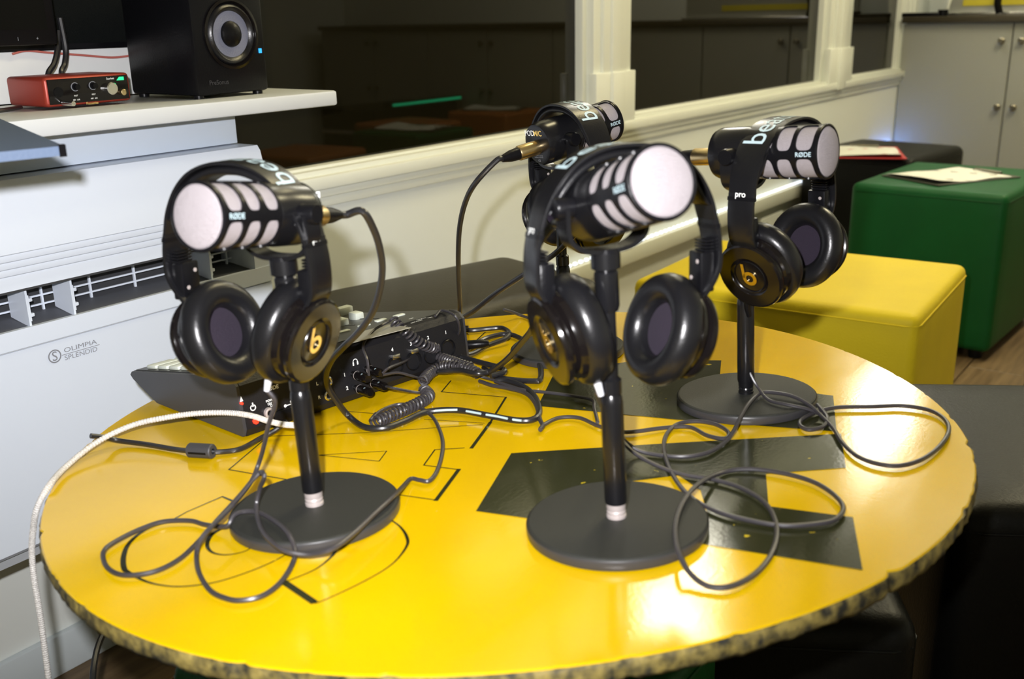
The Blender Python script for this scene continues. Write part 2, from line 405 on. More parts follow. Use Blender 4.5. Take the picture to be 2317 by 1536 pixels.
# things on the worktop
bd = thing('display_board', 'grey display board with yellow lower band standing on the dark worktop', 'board', Matrix.Translation((XC + .10, 1.0, 1.030)))
MB().box(0, -.62, .012, .02, .36, .42, .002).build('panel', 'cabinet', bd); MB().box(-.004, -.40, .045, 0, .30, .075).build('yellow_band', 'yellowstrip', bd)
MB().box(-.02, -.64, .0, .04, .38, .014, .002).build('foot_rail', 'chrome', bd)
stp = MB().tube(catmull([(XC + .04, 1.36, 1.038), (XC + .03, 1.345, 1.10), (XC + .04, 1.325, 1.2), (XC + .06, 1.30, 1.32)], 5), .008, 8).build('white_strap', 'trim', recenter=True); tag(stp, 'white strap hanging in front of the grey display board', 'strap')
bx = thing('pen_pot', 'small black pot standing at the left end of the dark worktop', 'pot', Matrix.Translation((XC + .03, 1.37, 1.030)))
MB().lathe([(0, 0), (.022, 0), (.024, .03), (.021, .03), (.019, .004), (0, .004)], 20).build('cup', 'black', bx)
gl = MB().box(-.03, -.09, 0, .03, .09, .018, .006).build('glasses_case', 'black'); gl.location = (XC + .03, 1.47, 1.030); tag(gl, 'slim black case lying at the wall end of the worktop', 'case')
dk = MB().tube(catmull([(XC + .04, 1.12, 1.04), (XC + .03, 1.13, 1.10), (XC + .04, 1.10, 1.2), (XC + .05, 1.12, 1.34)], 5), .017, 8).build('dark_bottle_brush', 'black', recenter=True); tag(dk, 'dark upright brush in front of the display board', 'brush')

# ================================================================== HEATER
HX0, HX1, HY = .185, 1.085, 1.30
ht = thing('wall_heater', 'white wall air conditioner with an open grille and a small printed logo', 'heater', Matrix.Translation((0, 0, 0)))
def hprof(poly, name, m, x0=HX0, x1=HX1, ang=30): return MB().prism(poly, x0, x1, 'x').build(name, m, ht, ang=ang)
# upper bulged cover with grooves: profile in (y, z)
prof = [(WY - .002, .882), (HY + .006, .882), (HY, .874)]
for i in range(9): t = i / 8; prof.append((HY - .012 * math.sin(t * PI * .5), .874 - .080 * t))
for i in range(4):
    z_ = .790 - i * .010; prof += [(HY - .012 + .003 * i, z_), (HY - .0102 + .003 * i, z_ - .0015), (HY - .0105 + .003 * i, z_ - .005)]
prof += [(HY, .748), (HY + .0, .739), (HY + .02, .736), (WY - .002, .736)]
hprof(prof, 'top_cover', 'heater')
hprof([(HY, .736), (HY + .004, .7365), (HY + .004, .739), (HY, .739)], 'seam_strip', 'dark_slot')
# slot recess
GZ1, GZ2, GZ3 = [ony(203, y_, HY + .058)[2] for y_ in (643, 663, 674)]
Mt['slot_floor'] = mat('slot_floor_grey', (.10, .105, .12), .6)
SX1 = 1.052
hprof([(HY + .085, .736), (WY - .002, .736), (WY - .002, .672), (HY + .085, .672)], 'recess_back', 'dark_slot')
hprof([(HY + .012, .684), (HY + .058, GZ3), (HY + .085, GZ3), (HY + .085, .672), (HY + .012, .672)], 'recess_floor', 'slot_floor', HX0, SX1)
hprof([(HY, .736), (WY - .01, .736), (WY - .01, .672), (HY, .672)], 'end_block', 'heater', SX1, HX1)
hprof([(HY - .001, .686), (HY + .013, .684), (HY + .013, .672), (WY - .01, .672), (WY - .01, .660), (HY - .001, .660)], 'lower_lip', 'heater')
fz = [(70, 745), (168, 705), (478, 625), (-60, 790)]
first = None
for (px, py) in fz:
    p = ony(px, py, HY + .01)
    if first is None:
        first = MB().prism([(HY + .008, .683), (HY + .008, .734), (HY + .055, .735), (HY + .055, .690)], -.0015, .0015, 'x').build('divider', 'heater', ht); q = first
        hk = MB().box(.0015, HY + .012, .716, .010, HY + .020, .721, .001).box(.0015, HY + .012, .695, .010, HY + .020, .700, .001).box(.0015, HY + .010, .690, .004, HY + .016, .726).build('clip', 'heater', first)
    else: q = copy_tree(first, ht)
    q.location = (p[0], 0, 0)
for z_ in (GZ1, GZ2): MB().box(HX0, HY + .058, z_, SX1, HY + .0605, z_ + .0024).build('grille_bar', 'heater', ht)
vb = None
for px in (-80, 92, 205, 308, 400, 520):
    x_ = ony(px, 650, HY + .058)[0]
    if vb is None: vb = MB().box(-.0014, HY + .0575, GZ3 - .001, .0014, HY + .061, .736).build('grille_upright', 'heater', ht); q = vb
    else: q = vb.copy(); COL.objects.link(q)
    q.location = (x_, 0, 0)
hprof([(HY + .001, .6575), (WY - .002, .6575), (WY - .002, .371), (HY + .008, .371), (HY + .001, .378)], 'front_panel', 'heater')
hprof([(HY + .003, .660), (WY - .002, .660), (WY - .002, .6575), (HY + .003, .6575)], 'panel_joint', 'heater_grey')
MB().box(HX0 + .05, HY + .02, .352, HX1 - .05, WY - .01, .371).build('bottom_tray', 'heater_grey', ht)
# logo print
ya = HY + .0004
lo = MB(); o1 = ony(182, 783, ya); o2 = ony(184, 800, ya)
text_on(lo, 'OLIMPIA', .0105, flat_fn(o1, (1.28, 0, 0), (0, 0, .9))); text_on(lo, 'SPLENDID', .0105, flat_fn(o2, (1.08, 0, 0), (0, 0, .9)))
e = ony(124, 806, ya); lo.prism([(o1[0] - .029, .5 * (o1[2] + o2[2]) - .0004), (o1[0] + .029, .5 * (o1[2] + o2[2]) - .0004), (o1[0] + .029, .5 * (o1[2] + o2[2]) + .0004), (o1[0] - .029, .5 * (o1[2] + o2[2]) + .0004)], ya - .0001, ya, 'y')
for i in range(40):
    a, b = 2 * PI * i / 40, 2 * PI * (i + 1) / 40
    vs = [lo.v((e[0] + r * math.cos(t), ya, e[2] + r * math.sin(t))) for r, t in ((.0078, a), (.0078, b), (.0096, b), (.0096, a))]; lo.f(vs)
text_on(lo, 'S', .019, flat_fn(e + np.array([0, 0, -.0006]), (1, 0, 0), (0, 0, 1)), .002)
lo.build('printed_logo', 'gprint', ht)

# ================================================================== SHELF AND THINGS ON IT
sh = MB().box(-.5, 1.25, .936, 1.215, WY - .035, .960, .004).build('shelf', 'shelf', recenter=True); tag(sh, 'long white laminate shelf above the heater carrying speaker and red box', 'shelf')
bp_ = MB().box(-.5, 1.345, .884, 1.078, 1.365, .935, .001).build('support_panel', 'panel', recenter=True); tag(bp_, 'bluish white panel between heater top and shelf', 'panel')
up = MB().box(-.5, WY - .032, .961, 1.16, WY - .014, 1.035, .002).build('upstand', 'white', recenter=True); tag(up, 'low white upstand along the back of the shelf', 'upstand')
bs = thing('dark_screen', 'flat black mesh-faced panel on the upstand behind the speaker', 'panel', Matrix.Translation((.5, WY - .034, 1.036)))
MB().box(-1.0, -.0, 0, .62, .018, .5, .004).build('body', 'mesh_black', bs); MB().box(-1.0, -.004, 0, .62, 0, .008).build('lower_frame', 'black', bs)
# monitor
mo = thing('monitor', 'black monitor at the top left corner above the red audio box', 'monitor', Matrix.Translation((.828 - .3, 1.40, .961)))
MB().box(-.32, 0, .084, .30, .03, .45, .005).build('housing', 'black', mo); MB().box(-.305, -.001, .105, .285, .001, .435).build('screen', 'screen', mo)
mm = MB()
for i in range(7): text_on(mm, ['II', 'IE', 'OK', '-', 'O', 'I', '+'][i], .007, flat_fn((.10 + .028 * i, -.0012, .093), (1, 0, 0), (0, 0, 1)))
mm.build('button_marks', 'gprint', mo); MB().box(-.03, .03, .0, .03, .05, .2, .004).build('neck', 'black', mo); MB().box(-.12, -.02, 0, .12, .11, .012, .004).build('foot', 'black', mo)
# speaker
sk = thing('studio_speaker', 'black studio loudspeaker with grey cone standing on the white shelf', 'speaker', Matrix.Translation((.983, 1.305, .961)) @ Matrix.Rotation(R_(2), 4, 'Z'))
MB().box(0, 0, .004, .141, .162, .212, .006).build('cabinet', 'black', sk)
cx_, cz_ = .072, .092
MB().lathe([(.052, -.0005), (.052, -.004), (.048, -.005), (.045, -.0005)], 48, 'y', (cx_, 0, cz_)).build('woofer_ring', 'gloss', sk)
MB().lathe([(.045, -.001), (.0425, -.0045), (.040, -.006), (.037, -.0045), (.034, -.001)], 48, 'y', (cx_, 0, cz_)).build('surround', 'soft', sk)
MB().lathe([(.034, -.001), (.018, -.0005), (0, -.0004)], 48, 'y', (cx_, 0, cz_)).build('cone', 'cone', sk)
MB().lathe([(.0195, -.0008), (.0185, -.004), (.012, -.008), (0, -.0095)], 40, 'y', (cx_, 0, cz_)).build('dust_cap', 'black', sk)
MB().lathe([(.022, -.0008), (.021, -.003), (.014, -.0015), (.009, -.004), (0, -.0055)], 40, 'y', (cx_, 0, .172)).build('tweeter', 'gloss', sk)
MB().box(.125, -.0012, .062, .131, -.0004, .069).build('power_light', 'blueled', sk)
mm = MB(); text_on(mm, 'PreSonus', .010, flat_fn((.04, -.0008, .022), (1, 0, 0), (0, 0, 1))); mm.build('maker_mark', 'console_side', sk)
ft = MB()
for a in (.012, .129):
    for b in (.015, .147): ft.lathe([(0, 0), (.008, 0), (.008, .005), (0, .005)], 12, 'z', (a, b, -.0005))
ft.build('feet', 'black', sk)
# red interface
it = thing('audio_interface', 'small red audio box with knobs on the left of the white shelf', 'audio interface', Matrix.Translation((.768, 1.352, .961)) @ Matrix.Rotation(R_(2), 4, 'Z') @ Matrix.Scale(.93, 4))
MB().box(0, 0, .003, .146, .10, .046, .006, 3).build('case', 'red', it)
MB().box(.005, -.0015, .0065, .141, .001, .0425, .0008).build('faceplate', 'gloss', it)
for x_, z_, r_ in ((.048, .030, .0052), (.078, .030, .0052)):
    k_ = MB().lathe([(r_, -.001), (r_, -.004), (r_ * .8, -.010), (0, -.010)], 24, 'y', (x_, 0, z_)).build('gain_knob', 'black', it)
    MB().lathe([(r_ + .0012, -.0016), (r_ + .0012, -.003), (r_ + .0004, -.003)], 24, 'y', (x_, 0, z_)).build('gain_ring', 'gprint', k_)
MB().lathe([(.0095, -.001), (.0095, -.009), (.0082, -.0105), (0, -.0105)], 32, 'y', (.107, 0, .024)).build('monitor_knob', 'chrome', it, ang=20)
pj = MB(); pj.lathe([(.0048, -.001), (.0048, -.007), (.003, -.008), (0, -.008)], 20, 'y', (.128, 0, .017)).build('headphone_jack', 'brass', it)
MB().lathe([(.0075, -.0012), (.0075, -.003), (.006, -.0032), (0, -.0018)], 24, 'y', (.020, 0, .024)).build('input_jack', 'black', it)
pl_ = MB().lathe([(0, -.03), (.0035, -.03), (.0035, -.003), (0, -.003)], 16, 'y', (.024, 0, .008)).build('silver_plug', 'chrome', it)
mm = MB(); text_on(mm, 'Scarlett', .0045, flat_fn((.110, -.0018, .0385), (1, 0, 0), (0, 0, 1)))
for x_ in (.048, .078): text_on(mm, 'INST', .0032, flat_fn((x_, -.0018, .017), (1, 0, 0), (0, 0, 1))); text_on(mm, '48V  AIR', .0032, flat_fn((x_, -.0018, .011), (1, 0, 0), (0, 0, 1)))
mm.build('panel_print', 'wprint', it)
MB().prism([(.121, .035), (.134, .035), (.134, .040), (.126, .040)], -.002, -.0015, 'y').build('green_lights', 'greenled', it)
mm = MB(); text_on(mm, 'Focusrite', .0055, flat_fn((.075, .0, .0042), (1, 0, 0), (0, 0, 1)))
mm.build('maker_mark', 'goldprint', it)
# cables on shelf
def cable(name, pts, r, m, label, cat='cable', n=8, sub=6, group=None):
    o = MB().tube(catmull(pts, sub), r, n).build(name, m, recenter=True); tag(o, label, cat, group); return o
cable('monitor_cable', [ony(132, 70, 1.475), ony(130, 110, 1.47), ony(122, 145, 1.46), ony(108, 172, 1.45), np.array([.83, 1.45, .965])], .0042, 'cable', 'dark cable curving down behind the red audio box')
cable('monitor_cable', [ony(135, 40, 1.475), ony(148, 110, 1.475), ony(146, 145, 1.47), ony(140, 170, 1.46), np.array([.875, 1.455, .965])], .0042, 'cable', 'straight dark cable right of the curved one behind the red audio box')
cable('red_wire', [ony(28, 122, WY - .036), ony(60, 115, WY - .036), ony(110, 119, WY - .036), ony(200, 126, WY - .037), ony(255, 130, WY - .037), ony(300, 125, WY - .037), ony(340, 118, WY - .037)], .0017, 'redwire', 'thin red wire along the white upstand behind the shelf')
cable('shelf_cable', [(.55, 1.36, .964), (.66, 1.355, .964), (.72, 1.375, .964), (.757, 1.40, .964)], .003, 'cable', 'dark cable lying on the shelf left of the red box')

# grey-blue tray on a stand entering from the left
dv = thing('music_stand', 'blue-grey pointed tray entering at the left edge in front of the shelf', 'stand', Matrix.Translation((.20, 1.10, 0)))
A, B = np.array([.473 - .20, .816 - 1.10]), np.array([.60 - .20, 1.17 - 1.10])
tr_ = MB().prism([tuple(A), tuple(B), (.10, .10), (.02, -.24)], .966, .974).build('tray', 'dev', dv)
MB().prism([(A[0] - .005, A[1] + .0), (A[0] + .001, A[1] - .001), (A[0] + .003, A[1] + .006), (A[0] - .002, A[1] + .006)], .965, .975).build('corner_guard', 'black', tr_)
MB().tube([(.20, -.22, .948), (.10, -.10, .946), (.02, 0, .95)], .014, 12).build('padded_arm', 'devlight', dv)
MB().tube([(.26, -.12, .981), (.16, -.02, .985), (.06, .06, .985)], .008, 10).build('page_clip', 'black', dv)
MB().tube([(-.1, -.02, .02), (-.1, -.02, .93), (.03, -.02, .955)], .010, 12).build('pole', 'black', dv)
MB().lathe([(0, 0), (.14, 0), (.14, .012), (.02, .02), (0, .02)], 32, 'z', (-.1, -.02, 0)).build('base', 'black', dv)

# ================================================================== OTTOMANS
def ottoman(corner, ang, sx, sy, h, m, label, group=None, bev=.022, sag=0, feet=True):
    """corner: one bottom corner, ang: direction of its sx side"""
    t = thing('ottoman', label, 'ottoman', Matrix.Translation((corner[0], corner[1], 0)) @ Matrix.Rotation(ang, 4, 'Z'), group)
    mb = MB(); n = 16; zb = .03 if feet else 0
    def W_(u, v, w_):
        p = np.array([u * sx, v * sy, zb + w_ * (h - zb)]); lo_ = np.array([bev, bev, zb + bev]); hi = np.array([sx - bev, sy - bev, h - bev])
        q = np.clip(p, lo_, hi); d = p - q; L_ = np.linalg.norm(d)
        if L_ > 1e-9: p = q + d / L_ * bev
        if w_ > .5: p[2] -= (sag * math.sin(PI * u) * (.4 + .6 * math.sin(PI * v)) - .006 * math.sin(PI * u) * math.sin(PI * v)) * (w_ - .5) * 2
        e_ = .004 * math.sin(PI * w_); p[0] += e_ * math.sin(PI * v) * (1 if u > .99 else -1 if u < .01 else 0); p[1] += e_ * math.sin(PI * u) * (1 if v > .99 else -1 if v < .01 else 0)
        return p
    tk_ = [0, .25, .5, .75, 1]
    def ticks(L_): e_ = bev / L_; return [0, e_ * .12, e_ * .3, e_ * .6, e_] + [e_ + (1 - 2 * e_) * i / 8 for i in range(1, 8)] + [1 - e_, 1 - e_ * .6, 1 - e_ * .3, 1 - e_ * .12, 1]
    U, V_, Z_ = ticks(sx), ticks(sy), ticks(h - zb)
    for fa_ in range(6):
        A_, B_ = [(U, V_), (U, V_), (U, Z_), (U, Z_), (V_, Z_), (V_, Z_)][fa_]
        fn = [lambda a, b: (a, b, 0), lambda a, b: (a, b, 1), lambda a, b: (a, 0, b), lambda a, b: (a, 1, b), lambda a, b: (0, a, b), lambda a, b: (1, a, b)][fa_]
        G = [[mb.v(W_(*fn(a, b))) for b in B_] for a in A_]
        for i in range(len(A_) - 1):
            for j in range(len(B_) - 1): mb.f([G[i][j], G[i + 1][j], G[i + 1][j + 1], G[i][j + 1]])
    body = mb.build('body', m, t, ang=60)
    r = .0016; zz = h - bev - .002
    e1 = bev * .29; MB().tube([(bev, -.001, zz), (sx - bev, -.001, zz), (sx - e1, e1, zz), (sx + .001, bev, zz), (sx + .001, sy - bev, zz), (sx - e1, sy - e1, zz), (sx - bev, sy + .001, zz), (bev, sy + .001, zz), (e1, sy - e1, zz), (-.001, sy - bev, zz), (-.001, bev, zz), (e1, e1, zz), (bev, -.001, zz)], r, 6, False).build('seam', m, t)
    if feet:
        for a in (.05, sx - .05):
            for c in (.05, sy - .05): MB().lathe([(0, 0), (.02, 0), (.024, .031), (0, .031)], 14, 'z', (a, c, 0)).build('foot', 'black', t)
    return t
# yellow bench
yb = ottoman((1.985, .49), R_(3), .50, .62, .50, 'cloth_yellow', 'pale yellow leatherette bench behind the table, in front of the green ottoman', sag=.006)
# green with clipboard
go = ottoman((3.31, .60), R_(-3), .60, .48, .53, 'cloth_green', 'dark green ottoman with white paper on it, behind the yellow bench')
bo = ottoman((3.95, 1.055), R_(-8), .50, .46, .535, 'cloth_black', 'black ottoman with a red-backed clipboard, behind the green ottoman', bev=.03)
bb = ottoman((1.107, 1.165), R_(-15), .60, .33, .57, 'cloth_olive', 'long dark brown-black bench against the wall behind the mixer', bev=.035)
gu = ottoman((.46, .35), 0, .34, .40, .50, 'cloth_green', 'green ottoman tucked under the front left of the yellow table', bev=.012)
a_ = math.atan2(.50, .85)
bA = ottoman((1.19, .225), a_ - PI / 2, .46, .46, .50, 'cloth_black', 'black ottoman right of the yellow table at the right edge', bev=.03)
bB = ottoman((.845, .465), a_ - PI / 2, .30, .42, .45, 'cloth_black', 'low black ottoman tucked under the right side of the yellow table', bev=.03)
# only seen mirrored in the window glass
ottoman((3.75, -.62), 0, .45, .45, .53, 'cloth_green', 'dark green ottoman mirrored in the first window pane')
ottoman((4.30, -1.15), R_(5), .45, .45, .50, 'cloth_orange', 'orange ottoman near the cupboards mirrored in the first window pane')
ottoman((3.1, -.75), R_(-8), .45, .45, .48, 'cloth_orange', 'orange ottoman left of the mirrored green one')
ottoman((4.85, -.9), R_(0), .42, .45, .53, 'cloth_orange', 'orange ottoman with paper close to the cupboards in the mirror image')
gb = thing('light_bar', 'teal green LED bar on a black trunk mirrored in the first window', 'light', Matrix.Translation((4.66, -1.22, .55)))
MB().box(0, -.02, 0, .68, .05, .035, .004).build('housing', 'black', gb)
ld = None
for i in range(30):
    if ld is None: ld = MB().box(0, .05, .012, .015, .054, .026, .002).build('led', 'teal', gb); q = ld
    else: q = ld.copy(); COL.objects.link(q)
    q.location = (.01 + i * .022, 0, 0)
tk = thing('equipment_trunk', 'black equipment trunk under the teal light bar', 'trunk', Matrix.Translation((4.50, -1.62, 0)))
MB().box(.0, .0, .01, .80, .44, .55, .01).build('body', 'black', tk); MB().box(-.004, -.004, .40, .804, .444, .425, .002).build('lid_rim', 'silver', tk)

def clipboard(name, c, ang, z, bmat, label, lift=.006):
    t = thing(name, label, 'clipboard', Matrix.Translation((c[0], c[1], z)) @ Matrix.Rotation(ang, 4, 'Z') @ Matrix.Diagonal((1.1, 1.1, 1, 1)))
    MB().box(-.16, -.115, 0, .16, .115, .004, .001).build('board', bmat, t)
    mb = MB(); n = 12; G = []
    for k_ in range(2):
        G.append([[mb.v((-.155 + .297 * i / n + (.0 if k_ else 0), -.105 + .21 * j / 4, .0045 + .0012 * (1 - k_) + .012 * max(0, 1 - i / 4) ** 2 * (1 - .5 * j / 4) + .002 * math.sin(i * .9 + j))) for j in range(5)] for i in range(n + 1)])
    for g in G:
        for i in range(n):
            for j in range(4): mb.f([g[i][j], g[i + 1][j], g[i + 1][j + 1], g[i][j + 1]])
    mb.build('paper', 'paper', t)
    cl = MB(); cl.box(.135, -.05, .004, .158, .05, .0065, .001); cl.tube([(.140, -.045, .008), (.125, -.02, .014), (.125, .02, .014), (.140, .045, .008)], .0018, 8); cl.tube([(.152, -.05, .008), (.152, .05, .008)], .004, 10)
    cl.build('clip', 'knobmetal', t); return t
p0, p1 = onz(1990, 396, .535), onz(2217, 374, .535); pc = onz(2150, 399, .535)
clipboard('clipboard', pc, math.atan2(p1[1] - p0[1], p1[0] - p0[0]), .5335, 'board', 'grey clipboard with white sheets on the dark green ottoman')
clipboard('clipboard', onz(1962, 345, .54), R_(22), .5385, 'redboard', 'red clipboard with white sheets on the black ottoman')
clipboard('clipboard', (3.97, -.38), R_(80), .5335, 'board', 'clipboard with white sheets on the mirrored green ottoman')
clipboard('clipboard', (5.06, -.68), R_(70), .5335, 'board', 'clipboard with white sheets on the mirrored orange ottoman by the cupboards')

# ================================================================== TABLE
FC = [0.46877, 0.00666, 0.00326, 0.00307, 0.00392, 0.00146, 0.00193, 0.0043, 0.00101]
def rad(a): return FC[0] + sum(FC[1 + 2 * k] * math.cos((k + 1) * a) + FC[2 + 2 * k] * math.sin((k + 1) * a) for k in range(4))
TF = frame(C0, TM)
tb = thing('round_table', 'round yellow table with black painted lettering and a chipped dark edge', 'table', TF)
N = 540; rnd = random.Random(3)
jit = [rnd.gauss(0, 1) for _ in range(N)]; jit = [(jit[i - 1] + jit[i] + jit[(i + 1) % N]) / 3 for i in range(N)]
j2 = [rnd.gauss(0, 1) for _ in range(N)]; j2 = [(j2[i - 2] + j2[i - 1] + j2[i] + j2[(i + 1) % N]) / 4 for i in range(N)]
mb = MB(); cen = mb.v((0, 0, 0)); r1 = []; r2 = []; r0_ = []
for i in range(N):
    a = 2 * PI * i / N; c, s_ = math.cos(a), math.sin(a); R0 = rad(a)
    ch = max(0, jit[i] - .55) * .0035
    r0_.append(mb.v((c * (R0 - .012), s_ * (R0 - .012), 0)))
    r1.append(mb.v((c * (R0 - .0016 - ch), s_ * (R0 - .0016 - ch), 0)))
    r2.append(mb.v((c * (R0 - .0004 - ch), s_ * (R0 - .0004 - ch), -.0012)))
for i in range(N): j = (i + 1) % N; mb.f([cen, r0_[i], r0_[j]]); mb.f([r0_[i], r1[i], r1[j], r0_[j]]); mb.f([r1[i], r2[i], r2[j], r1[j]])
mb.build('tabletop', 'ttop', tb, ang=20)
mb = MB(); rows = []
levels = [(-.0012, -.0006), (-.0045, .0003), (-.009, .0010), (-.014, .0002), (-.019, -.003)]
for li, (z_, off) in enumerate(levels):
    row_ = []
    for i in range(N):
        a = 2 * PI * i / N; R0 = rad(a) + off + j2[(i * (li + 1) + li * 37) % N] * .0011 * (1.4 if li == 4 else 1) - max(0, jit[i] - .55) * .0035
        row_.append(mb.v((math.cos(a) * R0, math.sin(a) * R0, z_ + (j2[(i + li * 91) % N] * .0008 if li else 0))))
    rows.append(row_)
cen = mb.v((0, 0, -.019)); top = mb.v((0, 0, -.0013))
for a_r, b_r in zip(rows, rows[1:]):
    for i in range(N): j = (i + 1) % N; mb.f([a_r[i], b_r[i], b_r[j], a_r[j]])
for i in range(N): j = (i + 1) % N; mb.f([cen, rows[-1][j], rows[-1][i]]); mb.f([top, rows[0][i], rows[0][j]])
mb.build('chipboard_edge', 'tedge', tb, ang=70)
# pedestal (plumb, foot on the floor)
TI = TF.inverted()
mb = MB(); mb.X = TI @ Matrix.Translation((.90, .80, 0)); mb.lathe([(0, 0), (.11, 0), (.11, .012), (.035, .03), (.03, .05), (.03, .621), (0, .621)], 32); mb.build('pedestal', 'black', tb)
# painted lettering, flat paint on the table
def Tl(px, py, h=.0): return loc(T(px, py, h))
def paint_poly(pts):
    mb = MB(); vs = [mb.v((*Tl(*p)[:2], .0005)) for p in pts]; f_ = mb.f(vs); bmesh.ops.triangulate(mb.bm, faces=mb.bm.faces[:]); return mb.build('painted_letter', 'tpaint', tb, smooth=False)
def paint_line(pts, wd, curve=False):
    P_ = [Tl(*p)[:2] for p in pts]; W_ = wd if isinstance(wd, (list, tuple)) else [wd] * len(pts)
    if curve:
        P3 = catmull([np.array([*p, w_]) for p, w_ in zip(P_, W_)], 6); P_ = [p[:2] for p in P3]; W_ = [p[2] for p in P3]
    mb = MB()
    for i in range(len(P_) - 1):
        a, b = np.array(P_[i]), np.array(P_[i + 1]); d = b - a; d = d / (np.linalg.norm(d) + 1e-9); nn = np.array([-d[1], d[0]])
        wa, wb = W_[i] * .0005, W_[i + 1] * .0005; a = a - d * wa * .8; b = b + d * wb * .8
        vs = [mb.v((*q_, .00045)) for q_ in (a - nn * wa, b - nn * wb, b + nn * wb, a + nn * wa)]; mb.f(vs)
    return mb.build('painted_outline', 'tpaint', tb, smooth=False)
paint_poly([(1217, 919), (1255, 843), (1450, 815), (1632, 816), (1628, 862), (1885, 896), (1893, 977), (1530, 950)])
paint_poly([(1157, 1026), (1077, 1157), (1198, 1174), (1330, 1150), (1425, 1090), (1535, 1076), (1585, 1110), (1600, 1160), (1590, 1232), (1952, 1291), (1930, 1171), (1739, 1146), (1733, 1073), (1914, 1059), (1903, 982), (1504, 1004)])
paint_line([(597, 996), (518, 1063), (646, 1085)], 1.6); paint_line([(721, 1030), (875, 1021), (858, 1044), (721, 1030)], 1.2)
paint_line([(1050, 1014), (984, 1018), (959, 1053), (1038, 1063)], 1.6); paint_line([(1038, 1063), (987, 1132)], 4.2); paint_line([(987, 1132), (901, 1120)], 1.4)
paint_line([(590, 988), (820, 980), (1092, 961)], 1.2); paint_line([(771, 930), (872, 938)], 1.3); paint_line([(960, 949), (1096, 958)], 1.1)
paint_line([(1109, 957), (1067, 1014)], 4.0); paint_line([(1020, 862), (999, 887), (1145, 899)], 1.7); paint_line([(1145, 899), (1109, 957)], 2.6); paint_line([(1098, 752), (1070, 778)], 2)
paint_line([(390, 1177), (424, 1158), (503, 1124), (529, 1135)], [2, 1.4, 1.8, 3])
paint_line([(390, 1177), (330, 1199), (293, 1229), (280, 1259), (281, 1286), (293, 1297), (330, 1316), (375, 1326), (424, 1327), (488, 1318), (556, 1297), (612, 1274), (653, 1252)], [2, 3.5, 4, 4.5, 4.5, 3.5, 2.5, 1.8, 1.8, 1.6, 1.5, 1.4, 1.2], True)
paint_line([(511, 1192), (480, 1210), (469, 1233), (480, 1250), (510, 1256), (548, 1250), (571, 1239)], [3, 4, 3.5, 2.4, 1.8, 1.4, 1.2], True)
paint_line([(649, 1316), (713, 1289), (751, 1259), (760, 1241)], [1.4, 1.5, 2.6, 4], True)
paint_line([(642, 1317), (709, 1362)], 6)
paint_line([(709, 1362), (725, 1362), (818, 1319), (886, 1278), (920, 1237), (920, 1214), (905, 1192), (882, 1175)], [2, 1.3, 1.3, 1.4, 2.4, 2.8, 2, 1.6], True)

# ================================================================== MICROPHONES + STANDS
def tmat(l, R): return frame(WL(l), TM @ R)
BASES = {k: loc(T(*p, .011)) * np.array([1, 1, 0]) for k, p in dict(left=(712, 1140), mid=(1395, 1168), right=(1688, 888), back=(1283, 780)).items()}
def stand(key, label, collar):
    t = thing('microphone_stand', label, 'microphone stand', tmat(BASES[key], np.eye(3)), 'desk microphone stands')
    bs_ = MB().lathe([(0, .0006), (.0735, .0006), (.0745, .002), (.0745, .0085), (.0735, .0102), (.072, .0110), (0, .0112)], 96).build('base', 'matte', t, ang=25)
    MB().lathe([(.0746, .0012), (.07495, .002), (.07495, .0085), (.0746, .0092)], 96).build('base_rim', 'rim', bs_)
    MB().lathe([(0, .011), (.0082, .011), (.0082, .0135), (.0076, .014), (.0076, .016), (.0081, .0165), (.0076, .018), (.0081, .0195), (.0081, .027), (0, .027)], 24).build('collar', collar, t)
    MB().lathe([(0, .024), (.0088, .024), (.0092, .026), (.0092, .110), (.0085, .116), (.0062, .120), (.0062, .195), (0, .195)], 32).build('pole', 'satin', t, ang=25)
    MB().lathe([(.0064, .1185), (.0085, .1185), (.0085, .130), (.0064, .132)], 24).build('lock_collar', 'satin', t)
    MB().lathe([(0, .186), (.0082, .186), (.0095, .190), (.0095, .216), (.0082, .218), (.0115, .220), (.0115, .232), (.0100, .235), (0, .235)], 32).build('swivel_joint', 'satin', t, ang=25)
    return t
GR = .0246
